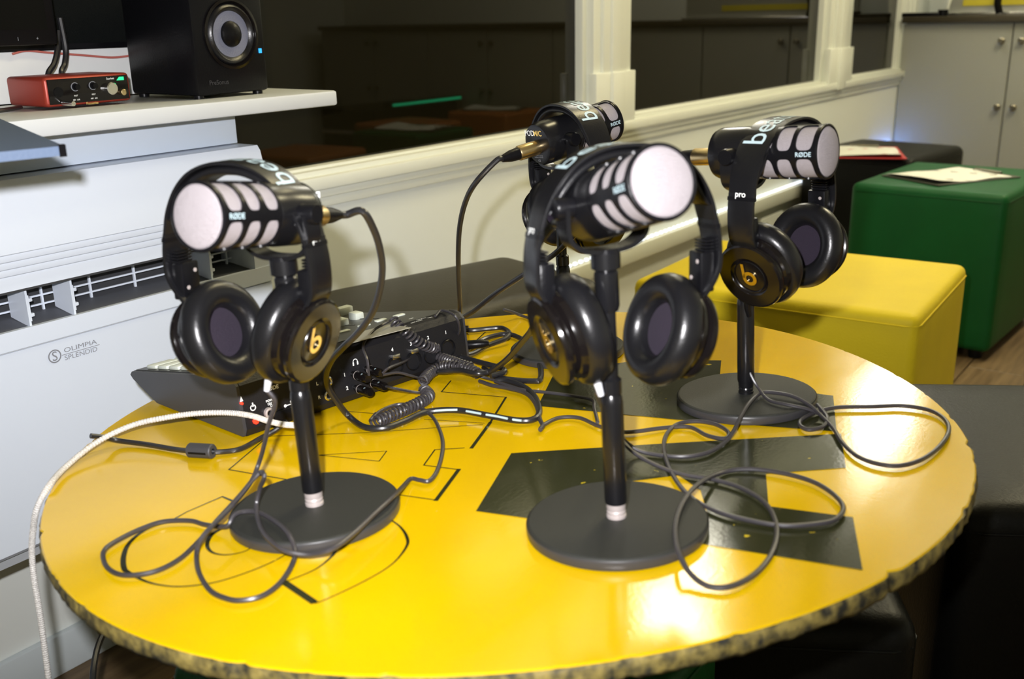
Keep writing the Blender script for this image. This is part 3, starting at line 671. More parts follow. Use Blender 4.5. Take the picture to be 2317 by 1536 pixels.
def mic(key, az, el, label, pivh=.270):
    R = rz(R_(az)); piv = BASES[key] + np.array([0, 0, pivh])
    t = thing('microphone', label, 'microphone', tmat(piv, R), 'dynamic microphones on the desk stands')
    E = Matrix.Rotation(-R_(el), 4, 'Y')
    def mb(): m_ = MB(); m_.X = E; return m_
    mb().lathe([(0, -.030), (.020, -.030), (.0245, -.029), (.0262, -.025), (.0268, -.019), (.0268, .008), (.0263, .012), (.0263, .024), (.0246, .026), (0, .026)], 48, 'x').build('body', 'satin', t, ang=25)
    g_ = mb().lathe([(GR, .024), (GR, .0885), (GR - .0015, .0905), (.018, .0925), (.009, .0935), (0, .0938)], 64, 'x').build('grille', 'grille', t, ang=30)
    # cage with rounded windows: 4 columns by 3 rows
    cg = mb(); R1, R0 = .0264, GR + .0001
    xs = [.0245, .0455, .0655, .0875]; nc = 4
    def cyl(x, a, r): return (x, r * math.cos(a), r * math.sin(a))
    for ci in range(nc):
        a0, a1 = 2 * PI * ci / nc, 2 * PI * (ci + 1) / nc      # ribs at 0, 90, 180, 270 (y axis = side)
        for ri in range(3):
            x0, x1 = xs[ri], xs[ri + 1]; K = 40
            hx, ha = (x1 - x0) / 2, (a1 - a0) / 2; mx_, ma = (x0 + x1) / 2, (a0 + a1) / 2
            ex = hx - (.0021 if ri < 2 else .0021); ea = ha - .0042 / R1
            outer, inner, wall = [], [], []
            for k_ in range(K):
                th = 2 * PI * (k_ + .5) / K; c, s_ = math.cos(th), math.sin(th)
                q_ = max(abs(c), abs(s_)); oc, os_ = c / q_, s_ / q_
                pe = (abs(c) ** 4 + abs(s_) ** 4) ** .25; ic, is_ = c / pe, s_ / pe
                outer.append(cg.v(cyl(mx_ + hx * oc, ma + ha * os_, R1))); inner.append(cg.v(cyl(mx_ + ex * ic, ma + ea * is_, R1))); wall.append(cg.v(cyl(mx_ + ex * ic, ma + ea * is_, R0)))
            for k_ in range(K):
                j = (k_ + 1) % K; cg.f([outer[k_], outer[j], inner[j], inner[k_]]); cg.f([inner[k_], inner[j], wall[j], wall[k_]])
            # square corners of the cell
            for c, s_ in ((1, 1), (-1, 1), (-1, -1), (1, -1)):
                co = cg.v(cyl(mx_ + hx * c, ma + ha * s_, R1)); th = math.atan2(s_, c) % (2 * PI); k0 = int(th / (2 * PI / K) - .5) % K
                cg.f([outer[k0], co, outer[(k0 + 1) % K]])
    cg.lathe([(.0246, .0868), (.0266, .0868), (.0270, .0880), (.0266, .0898), (.0252, .0904), (.0242, .0900)], 64, 'x')
    cage = cg.build('grille_cage', 'black', t, ang=40)
    for sgn in (1, -1):
        lb = mb(); aa = PI / 2 - sgn * PI / 2
        text_on(lb, 'RØDE', .0062, lambda x, y: cyl(.0765 - sgn * x * -1 * -1 if False else .0765 + (-x if sgn > 0 else x), aa + (y / R1) * (1 if sgn > 0 else -1), R1 + .0002), .012)
        lb.build('maker_mark', 'label', cage)
    # rear cap print
    rp = mb(); text_on(rp, 'POD', .0095, lambda x, y: (-.0304, .011 - x, .014 + y), .01); rp.build('rear_print', 'wprint', t)
    rp = mb(); text_on(rp, 'MIC', .0095, lambda x, y: (-.0304, -.006 - x, .014 + y), .01)
    rp = rp.build('rear_print', 'goldprint', t)
    rp = mb()
    for dz in (0, .0022): text_on(rp, 'designed in australia', .0022, lambda x, y: (-.0304, -x, -.0135 - dz + y))
    text_on(rp, 'CE', .004, lambda x, y: (-.0304, -x, -.020 + y)); rp.build('rear_print', 'gprint', t)
    # yoke
    yk = MB(); r_ = .0335; pts = [(0, -r_, 0), (0, -r_, -.018), (0, -r_ + .004, -.028), (0, -r_ + .016, -.0345), (0, 0, -.036), (0, r_ - .016, -.0345), (0, r_ - .004, -.028), (0, r_, -.018), (0, r_, 0)]
    secs = []; P_ = catmull(pts, 5); hw = .0085; tt = .0018
    for i, p in enumerate(P_):
        tg = P_[min(i + 1, len(P_) - 1)] - P_[max(i - 1, 0)]; tg /= np.linalg.norm(tg); nn = np.array([0, -tg[2], tg[1]])
        secs.append([p + np.array([hw, 0, 0]) + nn * tt, p + np.array([-hw, 0, 0]) + nn * tt, p + np.array([-hw, 0, 0]) - nn * tt, p + np.array([hw, 0, 0]) - nn * tt])
    yk.strip(secs); yo = yk.build('yoke', 'satin', t, ang=40)
    for sgn in (-1, 1): MB().lathe([(0, sgn * .027), (.0085, sgn * .027), (.0085, sgn * .039), (.0075, sgn * .041), (0, sgn * .041)], 20, 'y').build('pivot_knob', 'black', yo)
    # XLR plug
    pg = mb().lathe([(0, -.027), (.0092, -.0295), (.0092, -.058), (.0082, -.060), (0, -.060)], 28, 'x', (0, 0, -.003)).build('plug', 'brass', t)
    mb().lathe([(0, -.0595), (.0078, -.0595), (.0070, -.072), (.0042, -.084), (0, -.084)], 24, 'x', (0, 0, -.003)).build('cable_boot', 'black', pg)
    end = TM @ (R @ np.array(E.to_3x3() @ Vector((-.083, 0, -.003)))) + WL(piv)
    dr = TM @ (R @ np.array(E.to_3x3() @ Vector((-1, 0, 0))))
    return t, end, dr
stand('left', 'desk microphone stand with round base and silver collar, leftmost on the table', 'silver')
stand('mid', 'desk microphone stand nearest the camera, its round base over the black painted letter', 'silver')
stand('right', 'desk microphone stand at the right, all black, beside the yellow bench', 'satin')
stand('back', 'desk microphone stand mostly hidden behind the central headphones', 'satin')
_, xl1, dx1 = mic('left', -170.5, 8, 'microphone with a pale round grille facing left, leftmost on the table')
_, xl2, dx2 = mic('mid', -120.5, 15, 'microphone nearest the camera with a large pale round grille tilted up')
_, xl3, dx3 = mic('right', -95, 1.5, 'microphone at the right seen from the side with a pale mesh grille')
_, xl4, dx4 = mic('back', -19, 9, 'microphone at the back seen from behind with a champagne metal plug', .279)

# ================================================================== HEADPHONES
def headphones(key, pos, yaw, swing, roll, sx, label, sw=0, jx=-.02, cs=1, fx=0, fz=0):
    R = rz(R_(yaw)) @ ry(R_(roll)) @ rx(R_(swing))
    t = thing('headphones', label, 'headphones', tmat(pos, R), 'black over-ear headphones hung over the microphones')
    half = [(0, 0), (.022, -.002), (.043, -.010), (.060, -.024), (.0725, -.043), (.079, -.062)]
    arm = [(.079, -.062), (.0825, -.080), (.0835, -.098), (.0815, -.110), (.0735, -.122), (.0675, -.134)]
    half = [(x * sx, z) for x, z in half]; arm = [(x * sx, z) for x, z in arm]
    def P3(l): return [np.array([x, 0, z]) for x, z in l]
    top = catmull([np.array([-x, 0, z]) for x, z in half[:0:-1]] + P3(half), 6)
    def section(p, nrm, wy, th, inner, k_=14, e=5):
        """rounded flat section; nrm outward normal; from inner offset to inner+th"""
        out = []
        for i in range(k_):
            a = 2 * PI * i / k_; c, s_ = math.cos(a), math.sin(a); pe = (abs(c) ** e + abs(s_) ** e) ** (1 / e)
            out.append(p + np.array([0, c / pe * wy, 0]) + nrm * (inner + th / 2 + s_ / pe * th / 2))
        return out
    def norms(P_, sign=1):
        N_ = []
        for i in range(len(P_)):
            tg = P_[min(i + 1, len(P_) - 1)] - P_[max(i - 1, 0)]; tg /= np.linalg.norm(tg); N_.append(np.array([-tg[2], 0, tg[0]]) * sign)
        return N_
    N_ = norms(top)
    L = [0];
    for a, b in zip(top, top[1:]): L.append(L[-1] + np.linalg.norm(b - a))
    tot = L[-1]
    def wid(s_): u = abs(s_ / tot - .5) * 2; return .0185 - .0035 * u ** 1.5
    MB().strip([section(p, n_, wid(l), .0035, -.0035, 20, 8) for p, n_, l in zip(top, N_, L)]).build('headband', 'soft', t, ang=30)
    i0, i1 = 4, len(top) - 5
    MB().strip([section(top[i], N_[i], wid(L[i]) * .92, .0085 * min(1, (min(i - i0, i1 - i) + 1) / 4), -.0035 - .0085 * min(1, (min(i - i0, i1 - i) + 1) / 4), 18, 3) for i in range(i0, i1 + 1)]).build('headband_pad', 'soft', t, ang=60)
    # lettering on the outside of the band
    Lf = np.array(L); TP = np.array(top); TNn = np.array(N_)
    def onband(s_, y):
        s_ = min(max(s_, 0), tot); q_ = np.array([np.interp(s_, Lf, TP[:, k_]) for k_ in range(3)]); n_ = np.array([np.interp(s_, Lf, TNn[:, k_]) for k_ in range(3)]); return q_ + n_ * .0004 + np.array([0, y, 0])
    bt = MB(); text_on(bt, 'beats', .034, lambda x, y: onband(tot * .5 + .022 - x, -y), .004); bt.build('headband_lettering', 'label', t, smooth=False)
    cups = []
    for sg in (1, -1):
        kf = (lambda z: min(1, max(0, (-.096 - z) / .038))) if sg < 0 else (lambda z: 0)
        A_ = catmull([np.array([(x - fx * kf(z)) * sg, 0, z - fz * kf(z)]) for x, z in arm], 5); NA = norms(A_, sg * 1)
        NA = [n_ if n_[0] * sg > 0 else -n_ for n_ in NA]
        ar = MB().strip([section(p, n_, .0150 - .0015 * (i / len(A_)), .0042, -.0038, 20, 8) for i, (p, n_) in enumerate(zip(A_, NA))]).build('arm', 'satin', t, ang=30)
        MB().strip([section(p, n_, .0156, .0050, -.0042, 20, 8) for p, n_ in zip(A_[1:3], NA[1:3])]).build('joint_ring', 'black', ar)
        lb = MB(); p0_, n0_ = A_[0], NA[0]; up_ = A_[0] - A_[1]; up_ /= np.linalg.norm(up_)
        text_on(lb, 'pro', .0085, lambda x, y: p0_ - up_ * .001 + up_ * y + n0_ * .0012 + np.array([0, x * sg, 0]), .012); lb.build('arm_lettering', 'wprint', ar, smooth=False)
        hb = MB(); hx = .0815 * sx * sg
        for q_ in ((min(hx - .016 * sg, hx - .003 * sg), -.0105, -.121, max(hx - .016 * sg, hx - .003 * sg), .0105, -.088),): hb.box(*q_, .002)
        for k_ in range(4):
            z_ = -.0795 - k_ * .0026; hb.box(min(hx - .011 * sg, hx - .003 * sg), -.0090, z_ - .0011, max(hx - .011 * sg, hx - .003 * sg), .0090, z_ + .0006, .0004)
        hg = hb.build('hinge_block', 'black', ar, ang=30)
        sc_ = MB()
        for dy, dz in ((.005, -.096), (-.005, -.110)): sc_.lathe([(0, (hx - .0168 * sg)), (.0018, hx - .0166 * sg), (.0018, hx - .0155 * sg)], 10, 'x', (0, dy, dz))
        sc_.build('screws', 'silver', hg)
        # cup: local frame, +X outward
        ct_ = np.array([(.0650 - (fx if sg < 0 else 0)) * sg, 0, -.150 - (fz if sg < 0 else 0)]); tl = R_(16)
        ox = np.array([math.cos(tl) * sg, 0, -math.sin(tl)]); oz = np.array([math.sin(tl) * sg, 0, math.cos(tl)]); oy = np.cross(oz, ox)
        if sg < 0: q3 = rz(R_(sw)); ox, oy, oz = q3 @ ox, q3 @ oy, q3 @ oz
        CM = frame(ct_, np.array([ox, oy, oz]).T)
        def cmb(): m_ = MB(); m_.X = CM; return m_
        cup = cmb().lathe([(0, -.023), (.034, -.023), (.0375, -.019), (.038, -.015), (.0365, -.010), (.032, -.007), (.031, -.003), (0, -.003)], 48, 'x').build('ear_cup', 'gloss', t, ang=30)
        cmb().lathe([(0, -.0055), (.0335, -.0055), (.0365, -.004), (.0372, -.001), (.0365, .0012), (.0345, .0022), (.022, .0024), (.0205, .0012), (.0175, .0004), (0, .0004)], 56, 'x').build('outer_plate', 'gloss', cup, ang=25)
        cmb().lathe([(.0176, .0010), (.0184, .0016), (.0180, .0024), (.0172, .0016)], 48, 'x').build('logo_ring', 'satin', cup)
        lg = cmb()
        K = 28
        for k_ in range(K):
            a, b = 2 * PI * k_ / K, 2 * PI * (k_ + 1) / K
            q_ = []
            for r_2, x_ in ((.0042, .0008), (.0042, .0020), (.0080, .0020), (.0080, .0008)): q_.append((r_2, x_))
            for (ra, xa), (rb, xb) in zip(q_, q_[1:]):
                lg.f([lg.v((xa, ra * math.cos(a), ra * math.sin(a) - .002)), lg.v((xa, ra * math.cos(b), ra * math.sin(b) - .002)), lg.v((xb, rb * math.cos(b), rb * math.sin(b) - .002)), lg.v((xb, rb * math.cos(a), rb * math.sin(a) - .002))])
        lg.box(.0008, -.0080, -.002, .0020, -.0048, .0145)
        lg.build('logo', 'gold', cup, ang=30)
        cmb().lathe([(.0365, -.0145), (.0415, -.016), (.0445, -.0215), (.0447, -.028), (.0420, -.0355), (.0360, -.0390), (.0290, -.0385), (.0240, -.0350), (.0215, -.030), (.0210, -.024), (.030, -.021)], 56, 'x', sc=(.94, 1.03)).build('ear_cushion', 'soft', cup, ang=60)
        cmb().lathe([(0, -.0260), (.012, -.0257), (.0213, -.0248)], 40, 'x', sc=(.94, 1.03)).build('ear_fabric', 'purple', cup)
        if sg > 0:
            cmb().tube([(jx, .012 * cs, -.034), (jx, .013 * cs, -.044), (jx, .013 * cs, -.054)], [.0033, .0033, .0026], 12).build('cord_plug', 'plugwhite' if key in ('left', 'mid') else 'black', cup)
            je = np.array(CM @ Vector((jx, .013 * cs, -.053)))
    return t, TM @ (R @ je) + WL(pos)
HPS = dict(
    left=((-.2666, .0505, .3141), -78, -2.1, 1.5, .93, 'black headphones hung over the leftmost microphone', -8, -.030, -1, .014, .005),
    mid=((-.1235, -.236, .3116), 145.5, 2.9, -3.3, .96, 'black headphones nearest the camera, hung over the central microphone', 9, -.024, 1, .009, .006),
    right=((.1950, -.235, .3034), 170, -.9, 3.9, .97, 'black headphones hung over the microphone at the right by the yellow bench', 2, -.004, -1.2, .002, 0),
)
J = {}
for k_, a_ in HPS.items():
    _, J[k_] = headphones(k_, *a_)
bq = BASES['back']
_, J['back'] = headphones('back', (bq[0] + .016, bq[1] - .008, .322), -112, 2, 2, .93, 'black headphones at the back hung over the microphone that faces away')

# ================================================================== MIXING CONSOLE
NB, FB = loc(T(555, 995)), loc(T(1048, 825)); wd = (FB - NB); wd[2] = 0; CW = float(np.linalg.norm(wd)) + .012; wd /= np.linalg.norm(wd); dd = np.array([-wd[1], wd[0], 0])
CR = np.array([wd, dd, [0, 0, 1]]).T
mc = thing('podcast_mixer', 'black podcast mixing console with numbered sockets and cream buttons on the yellow table', 'mixer', tmat((NB[0], NB[1], 0), CR))
CWm = TM @ CR; CO = WL((NB[0], NB[1], 0))
def cl(p): return CWm.T @ (np.asarray(p) - CO)                     # world -> console
pr_ = [(.004, .002), (0, .010), (.003, .060), (.010, .067), (.022, .069), (.262, .033), (.268, .028), (.262, .023), (.205, .002)]
MB().prism(pr_, 0.004, CW - .004, 'x').build('chassis', 'console', mc, ang=25)
MB().prism([(a * .99 + .0006, b * .985 + .0006) for a, b in pr_], -.000, .004, 'x').build('side_cheek', 'console_side', mc); MB().prism([(a * .99 + .0006, b * .985 + .0006) for a, b in pr_], CW - .004, CW, 'x').build('side_cheek', 'console_side', mc)
def topz(d): return .069 + (d - .022) * (.033 - .069) / .24
MB().strip([[(.006, d, topz(d)), (CW - .006, d, topz(d)), (CW - .006, d, topz(d) + .0008), (.006, d, topz(d) + .0008)] for d in (.024, .260)]).build('top_plate', 'console_top', mc)
tp0 = np.array([0, .022, .0698]); tn_ = np.array([0, .036, .24]); tn_ = tn_ / np.linalg.norm(tn_)
def ctop(px, py): p = cl(onpl(px, py, CO + CWm @ tp0, CWm @ tn_)); return p
# cream pads near the front right
pad = None
for i in range(4):
    for j in range(2):
        if pad is None: pad = MB().box(-.0165, -.0125, 0, .0165, .0125, .005, .002).build('pad', 'pad', mc); q = pad
        else: q = pad.copy(); COL.objects.link(q)
        d = .135 + i * .030; x_ = .026 + j * .037; q.location = (x_, d, topz(d) + .0008); q.rotation_euler = (-math.atan2(.036, .24), 0, 0)
# fader channel, faders and round-ended buttons placed where the photo shows them
for i in range(5):
    x_ = .125 + i * .040
    MB().box(x_ - .0012, .12, topz(.2) + .006, x_ + .0012, .24, topz(.12) - .004 if False else topz(.2) + .0065).build('fader_slot', 'black', mc) if False else None
    f_ = MB(); f_.strip([[(x_ - .0012, d, topz(d) + .0008), (x_ + .0012, d, topz(d) + .0008), (x_ + .0012, d, topz(d) + .0012), (x_ - .0012, d, topz(d) + .0012)] for d in (.12, .24)]); f_.build('fader_slot', 'black', mc)
    d = .15 + .02 * ((i * 7) % 3); fk = MB().box(x_ - .007, d - .009, topz(d), x_ + .007, d + .009, topz(d) + .011, .002).build('fader_cap', 'pad', mc)
pill = None
for px, py in ((778, 751), (824, 738), (862, 726), (903, 715), (752, 765)):
    p = ctop(px, py)
    if pill is None: pill = MB().box(-.0085, -.004, 0, .0085, .004, .0022, .0018, 3).build('white_button', 'pad', mc); q = pill
    else: q = pill.copy(); COL.objects.link(q)
    q.location = (float(p[0]), float(p[1]), topz(p[1]) + .0008)
pp = [ctop(*q_) for q_ in ((772, 783), (930, 742), (880, 735), (815, 752))]
MB().strip([[(p[0], p[1], topz(p[1]) + .0009) for p in pp], [(p[0], p[1], topz(p[1]) + .0016) for p in pp]]).build('grey_plate', 'greyplate', mc, smooth=False)
tp = MB()
for (px, py, s_) in ((942, 728, 'PODCAST'), (953, 722, 'STUDIO'), (930, 721, 'MIX'), (972, 719, 'REC')):
    p = ctop(px, py); text_on(tp, s_, .0042, lambda x, y: (p[0] - x, p[1] - y, topz(p[1]) + .0012), .01)
tp.build('top_print', 'wprint', mc)
p = ctop(780, 712); MB().box(p[0] - .012, p[1] - .006, topz(p[1]) + .0008, p[0] + .012, p[1] + .008, topz(p[1]) + .013, .002).build('fader_cap', 'pad', mc)
# rear panel
def cback(px, py): return cl(onpl(px, py, CO, CWm @ np.array([0, 1, -.05]) / math.sqrt(1.0025)))
def bp3(px, py, off=.0006): p = cback(px, py); return np.array([p[0], p[2] * .05 - off, p[2]])
rp = MB()
for s_, px, py, sz in (('1', 1008, 752, .0062), ('2', 968, 764, .0062), ('3', 929, 778, .0062), ('4', 887, 791, .0062), ('1', 779, 848, .006), ('2', 785, 878, .006), ('1', 862, 847, .005), ('L', 717, 868, .0055), ('R', 722, 899, .0055), ('RØDE', 615, 878, .0062)):
    c_ = bp3(px, py); text_on(rp, s_, sz, flat_fn(c_, (1, 0, 0), (0, .05, 1)), .03)
for i, z_ in enumerate((905, 912, 917)): c_ = bp3(612 + i * 2, z_); text_on(rp, ('POWER', '12V 1A', 'DC')[i], .0036, flat_fn(c_, (1, 0, 0), (0, .05, 1)), .03)
def ring(mb, c, r0, r1, a0=0, a1=2 * PI, K=24):
    for k_ in range(K):
        a, b = a0 + (a1 - a0) * k_ / K, a0 + (a1 - a0) * (k_ + 1) / K
        mb.f([mb.v(c + np.array([r * math.cos(t), .05 * r * math.sin(t), r * math.sin(t)])) for r, t in ((r0, a), (r0, b), (r1, b), (r1, a))])
c_ = bp3(572, 922); ring(rp, c_, .0024, .0036, R_(115), R_(425)); rp.box(c_[0] - .0007, c_[1] - .0003, c_[2] + .001, c_[0] + .0007, c_[1], c_[2] + .0058)
c_ = bp3(803, 818); ring(rp, c_, .0026, .0036, R_(-40), R_(220)); rp.box(c_[0] - .0040, c_[1] - .0003, c_[2] - .0042, c_[0] - .0022, c_[1], c_[2] - .0003); rp.box(c_[0] + .0022, c_[1] - .0003, c_[2] - .0042, c_[0] + .0040, c_[1], c_[2] - .0003)
c_ = bp3(545, 902); rp.prism([(c_[0] - .002, c_[2] - .003), (c_[0] + .002, c_[2] - .003), (c_[0], c_[2] + .003)], c_[1] - .0002, c_[1], 'y')
c_ = bp3(645, 918); ring(rp, c_, 0, .0018); rp.prism([(c_[0], c_[2] - .0005), (c_[0] + .010, c_[2] - .0005), (c_[0] + .010, c_[2] + .0005), (c_[0], c_[2] + .0005)], c_[1] - .0002, c_[1], 'y'); ring(rp, c_ + np.array([.008, 0, .003]), 0, .0016)
rp.build('rear_print', 'wprint', mc, smooth=False)
def socket(px, py, r, m, name='jack_socket', dpt=.004):
    c_ = bp3(px, py, 0); s_ = MB().lathe([(r * .55, -.0005), (r * .55, -dpt), (r * .75, -dpt - .0006), (r, -dpt), (r, .001)], 24, 'y', tuple(c_)).build(name, m, mc)
    MB().lathe([(0, -.0012), (r * .55, -.0012)], 20, 'y', tuple(c_)).build('socket_hole', 'black', s_); return c_
socket(740, 893, .0062, 'chrome'); socket(738, 862, .0062, 'chrome')
for px, py in ((893, 806), (935, 793)): MB().box(*(bp3(px, py, .004) - [.006, .0, .003]), *(bp3(px, py, -.001) + [.006, 0, .003]), .001).build('lock_tab', 'chrome', mc)
c_ = bp3(640, 938, 0); MB().box(c_[0] - .013, c_[1] - .004, c_[2] - .009, c_[0] + .015, c_[1] + .001, c_[2] + .007, .003).build('usb_socket', 'black', mc)
socket(607, 933, .006, 'silver', 'power_socket')
for px, py, r in ((577, 952, .0032), (545, 912, .0014)): c_ = bp3(px, py, 0); MB().lathe([(0, -.0035), (r, -.003), (r, 0)], 16, 'y', tuple(c_)).build('red_light', 'redled', mc)
for i, (px, py) in enumerate(((893, 812), (935, 800), (975, 786), (1012, 772))):
    c_ = bp3(px, py + 16, 0); MB().lathe([(.0085, -.0004), (.0105, -.0006), (.0115, -.003), (.0122, -.002), (.0122, .001)], 28, 'y', tuple(c_)).build('xlr_socket', 'satin', mc)

# jack adapters plugged into the headphone sockets
def adapter(px, py, label):
    p = np.asarray(CO + CWm @ bp3(px, py, 0))
    t = thing('jack_adapter', label, 'adapter', frame(p, CWm @ rz(R_(-3))), 'black jack adapters in the headphone sockets')
    MB().lathe([(0, .001), (.0034, .001), (.0034, -.006), (.0052, -.006), (.0052, -.030), (.0044, -.032), (0, -.032)], 22, 'y').build('sleeve', 'gloss', t, ang=25)
    mm = MB(); 
    mm.lathe([(.0053, -.009), (.0055, -.0095), (.0053, -.010)], 22, 'y'); mm.build('ring', 'silver', t)
    g_ = MB(); text_on(g_, '9', .0058, lambda x, y: (x, -.024 + y * .8 if False else -.024 + x * 0 + 0, 0) if False else (.0053 * math.sin(x / .0053) * .6 - .003, -.024 + x, math.sqrt(max(0, .0053 ** 2 - .003 ** 2)) + .0002 + y * 0) if False else (-.0032 + y * .55, -.024 + x, .0046 + .0003 + y * .25), .01); g_.build('print', 'label', t)
    return CO + CWm @ (bp3(px, py, 0) + np.array([0, -.032, 0]))
ad1 = adapter(798, 846, 'black jack adapter in the left of the upper two headphone sockets')
ad2 = adapter(828, 834, 'black jack adapter in the right of the upper two headphone sockets')
ad3 = adapter(804, 877, 'black jack adapter in the left of the lower two headphone sockets')
ad4 = adapter(836, 864, 'black jack adapter in the right of the lower two headphone sockets')

# ================================================================== CABLES
def tp_(l, h=.004): return [T(p[0], p[1], (p[2] if len(p) > 2 else h)) for p in l]
def air(l, d0, d1):
    n = len(l); return [PD(p[0], p[1], p[2] if len(p) > 2 else d0 + (d1 - d0) * i / max(1, n - 1)) for i, p in enumerate(l)]
dT = lambda x, y, h=.004: depth(T(x, y, h))
# cord of the left headphones
jl = J['left']; dl = depth(jl)
cordL = [jl] + air([(622, 910), (608, 960), (598, 1005), (585, 1050)], dl + .005, dT(585, 1050) - .10) + air([(565, 1095), (520, 1150), (478, 1192)], dT(585, 1050) - .115, dT(478, 1192, .02))
cordL += tp_([(455, 1220, .014), (445, 1252), (450, 1295), (475, 1335), (510, 1353), (545, 1358), (590, 1349), (630, 1322), (658, 1283), (668, 1248, .006), (655, 1212, .014), (631, 1186, .015), (589, 1161, .015), (555, 1157, .015), (529, 1166, .015)])
cordL += tp_([(512, 1190, .008), (465, 1187), (430, 1178), (370, 1180), (320, 1196), (274, 1218), (240, 1240), (233, 1260), (244, 1285), (274, 1300), (322, 1299), (368, 1286), (413, 1259), (458, 1215), (491, 1177, .01), (540, 1124, .03), (574, 1083, .045), (590, 1068, .05)])
cordL += tp_([(598, 1078, .05), (588, 1105, .035), (580, 1142, .02), (584, 1176, .016), (597, 1207, .016), (623, 1233, .016), (653, 1249, .013), (700, 1255, .010), (750, 1243, .015), (800, 1207, .016), (845, 1165, .016), (888, 1125, .016), (912, 1100, .008), (930, 1083), (950, 1086), (972, 1087), (991, 1060), (1002, 1011), (995, 974), (976, 940), (942, 919), (901, 915), (863, 929), (838, 951)], .004)
cable('headphone_cord', cordL, .0021, 'cord', 'thin grey cord looping from the left headphones across the left stand base', 'cord', sub=7)
# cord of the middle headphones
jm = J['mid']; dm = depth(jm)
cordM = [jm] + air([(1352, 893), (1370, 935), (1395, 980)], dm + .01, dT(1395, 980) - .07) + air([(1430, 1020)], dT(1430, 1020) - .03, 0)
cordM += tp_([(1480, 1050, .008), (1540, 1072), (1620, 1086), (1680, 1105), (1728, 1135), (1752, 1172), (1757, 1215), (1740, 1262), (1702, 1303), (1650, 1327), (1600, 1325), (1560, 1295, .008), (1535, 1248, .0155), (1528, 1190, .0165), (1545, 1137, .0165), (1580, 1095, .0145), (1630, 1070), (1690, 1061), (1770, 1070), (1840, 1090), (1888, 1120), (1908, 1150), (1888, 1176), (1840, 1186), (1770, 1189), (1690, 1176), (1620, 1156), (1560, 1122), (1522, 1074), (1503, 1022), (1507, 985), (1532, 960), (1575, 953), (1620, 960), (1648, 978), (1640, 992), (1600, 985), (1560, 966), (1500, 968), (1430, 977), (1390, 975), (1350, 962), (1310, 945), (1265, 945), (1232, 960), (1222, 970)])
cable('headphone_cord', cordM, .0021, 'cord', 'thin grey cord looping from the central headphones around the black painted letter', 'cord', sub=7)
# second strand up to the right stand base and the loop at the right
cordN = tp_([(1398, 975, .03), (1420, 1003, .012), (1460, 1024), (1540, 1033), (1600, 1024), (1640, 1000), (1660, 975, .008), (1675, 945, .013), (1695, 912, .016), (1718, 891, .016), (1740, 887, .016), (1790, 895, .016), (1830, 915, .012), (1858, 940, .006), (1885, 968), (1905, 1000), (1940, 1032), (1990, 1050), (2040, 1053), (2090, 1037), (2130, 1005), (2147, 972), (2135, 946), (2100, 927), (2040, 918), (1970, 920), (1890, 922), (1845, 933), (1815, 948), (1810, 962), (1830, 972), (1862, 965), (1872, 945), (1850, 915, .008)])
cable('headphone_cord', cordN, .0021, 'cord', 'grey cord with a wide loop at the right rim of the yellow table', 'cord', sub=7)
jr = J['right']; dr_ = depth(jr)
cordR = [jr] + air([(1683, 712), (1678, 760), (1684, 810), (1700, 850)], dr_ + .02, dT(1700, 850, .02) - .04) + tp_([(1718, 880, .02), (1740, 905, .0145), (1780, 915, .0145), (1825, 925, .010), (1850, 935)])
cable('headphone_cord', cordR, .0018, 'cord', 'thin cord dropping along the pole of the right stand', 'cord', sub=7)
# microphone cables
d1 = depth(xl1)
cD = [xl1, xl1 + dx1 * .012] + air([(820, 478), (846, 520), (860, 565), (865, 612), (857, 665), (838, 715), (808, 755), (775, 787), (750, 815), (738, 845), (742, 875), (760, 905), (790, 942)], d1 + .004, dT(790, 942, .006)) + tp_([(825, 966), (870, 968), (915, 953), (965, 932), (1035, 928), (1105, 940), (1170, 951), (1208, 948), (1220, 930), (1210, 898), (1185, 875), (1150, 862), (1122, 860)], .005)
cabD = cable('microphone_cable', cD, .0035, 'cable', 'thick black cable arching from the left microphone down to the table', 'cable', 10)
for a_, b_, c_ in (((985, 929), (1010, 927.5), (1035, 927)), ((1055, 930), (1072, 933), (1088, 936)), ((1100, 938), (1125, 942), (1148, 947)), ((1160, 949), (1170, 950.5), (1180, 951.5))):
    cp = MB().tube([T(q_[0], q_[1], .0077) for q_ in (a_, b_, c_)], .0013, 6).build('cable_print', 'label', cabD); cp.location = -cabD.location
d4 = depth(xl4)
cE = [xl4, xl4 + dx4 * .01] + air([(1075, 415), (1052, 460), (1040, 515), (1037, 575), (1038, 630), (1041, 690), (1040, 735)], d4 + .01, dT(1040, 735, .006)) + tp_([(1060, 747), (1100, 744), (1135, 742), (1152, 752), (1150, 762)], .005)
cable('microphone_cable', cE, .0035, 'cable', 'black cable hanging from the back microphone behind the mixer', 'cable', 10)
d2 = depth(xl2)
cF = [xl2, xl2 + dx2 * .012] + air([(1215, 560), (1205, 640), (1212, 700), (1205, 742), (1180, 775), (1148, 812), (1112, 838)], d2 + .02, dT(1112, 838, .02)) + tp_([(1078, 845, .018), (1040, 838, .015), (1000, 840, .012), (970, 840, .008)])
cable('microphone_cable', cF, .0035, 'cable', 'thick black cable from the central microphone running in front of the coils', 'cable', 10)
d3 = depth(xl3)
cG = [xl3, xl3 + dx3 * .012] + air([(1440, 380), (1400, 420), (1330, 500), (1260, 570), (1190, 618), (1120, 665), (1070, 705), (1040, 722)], d3 + .05, dT(1040, 735, .02)) + tp_([(1030, 740, .006), (1060, 742, .004)])
cable('microphone_cable', cG, .0035, 'cable', 'black cable sloping down to the far end of the mixer from the right microphone', 'cable', 10)
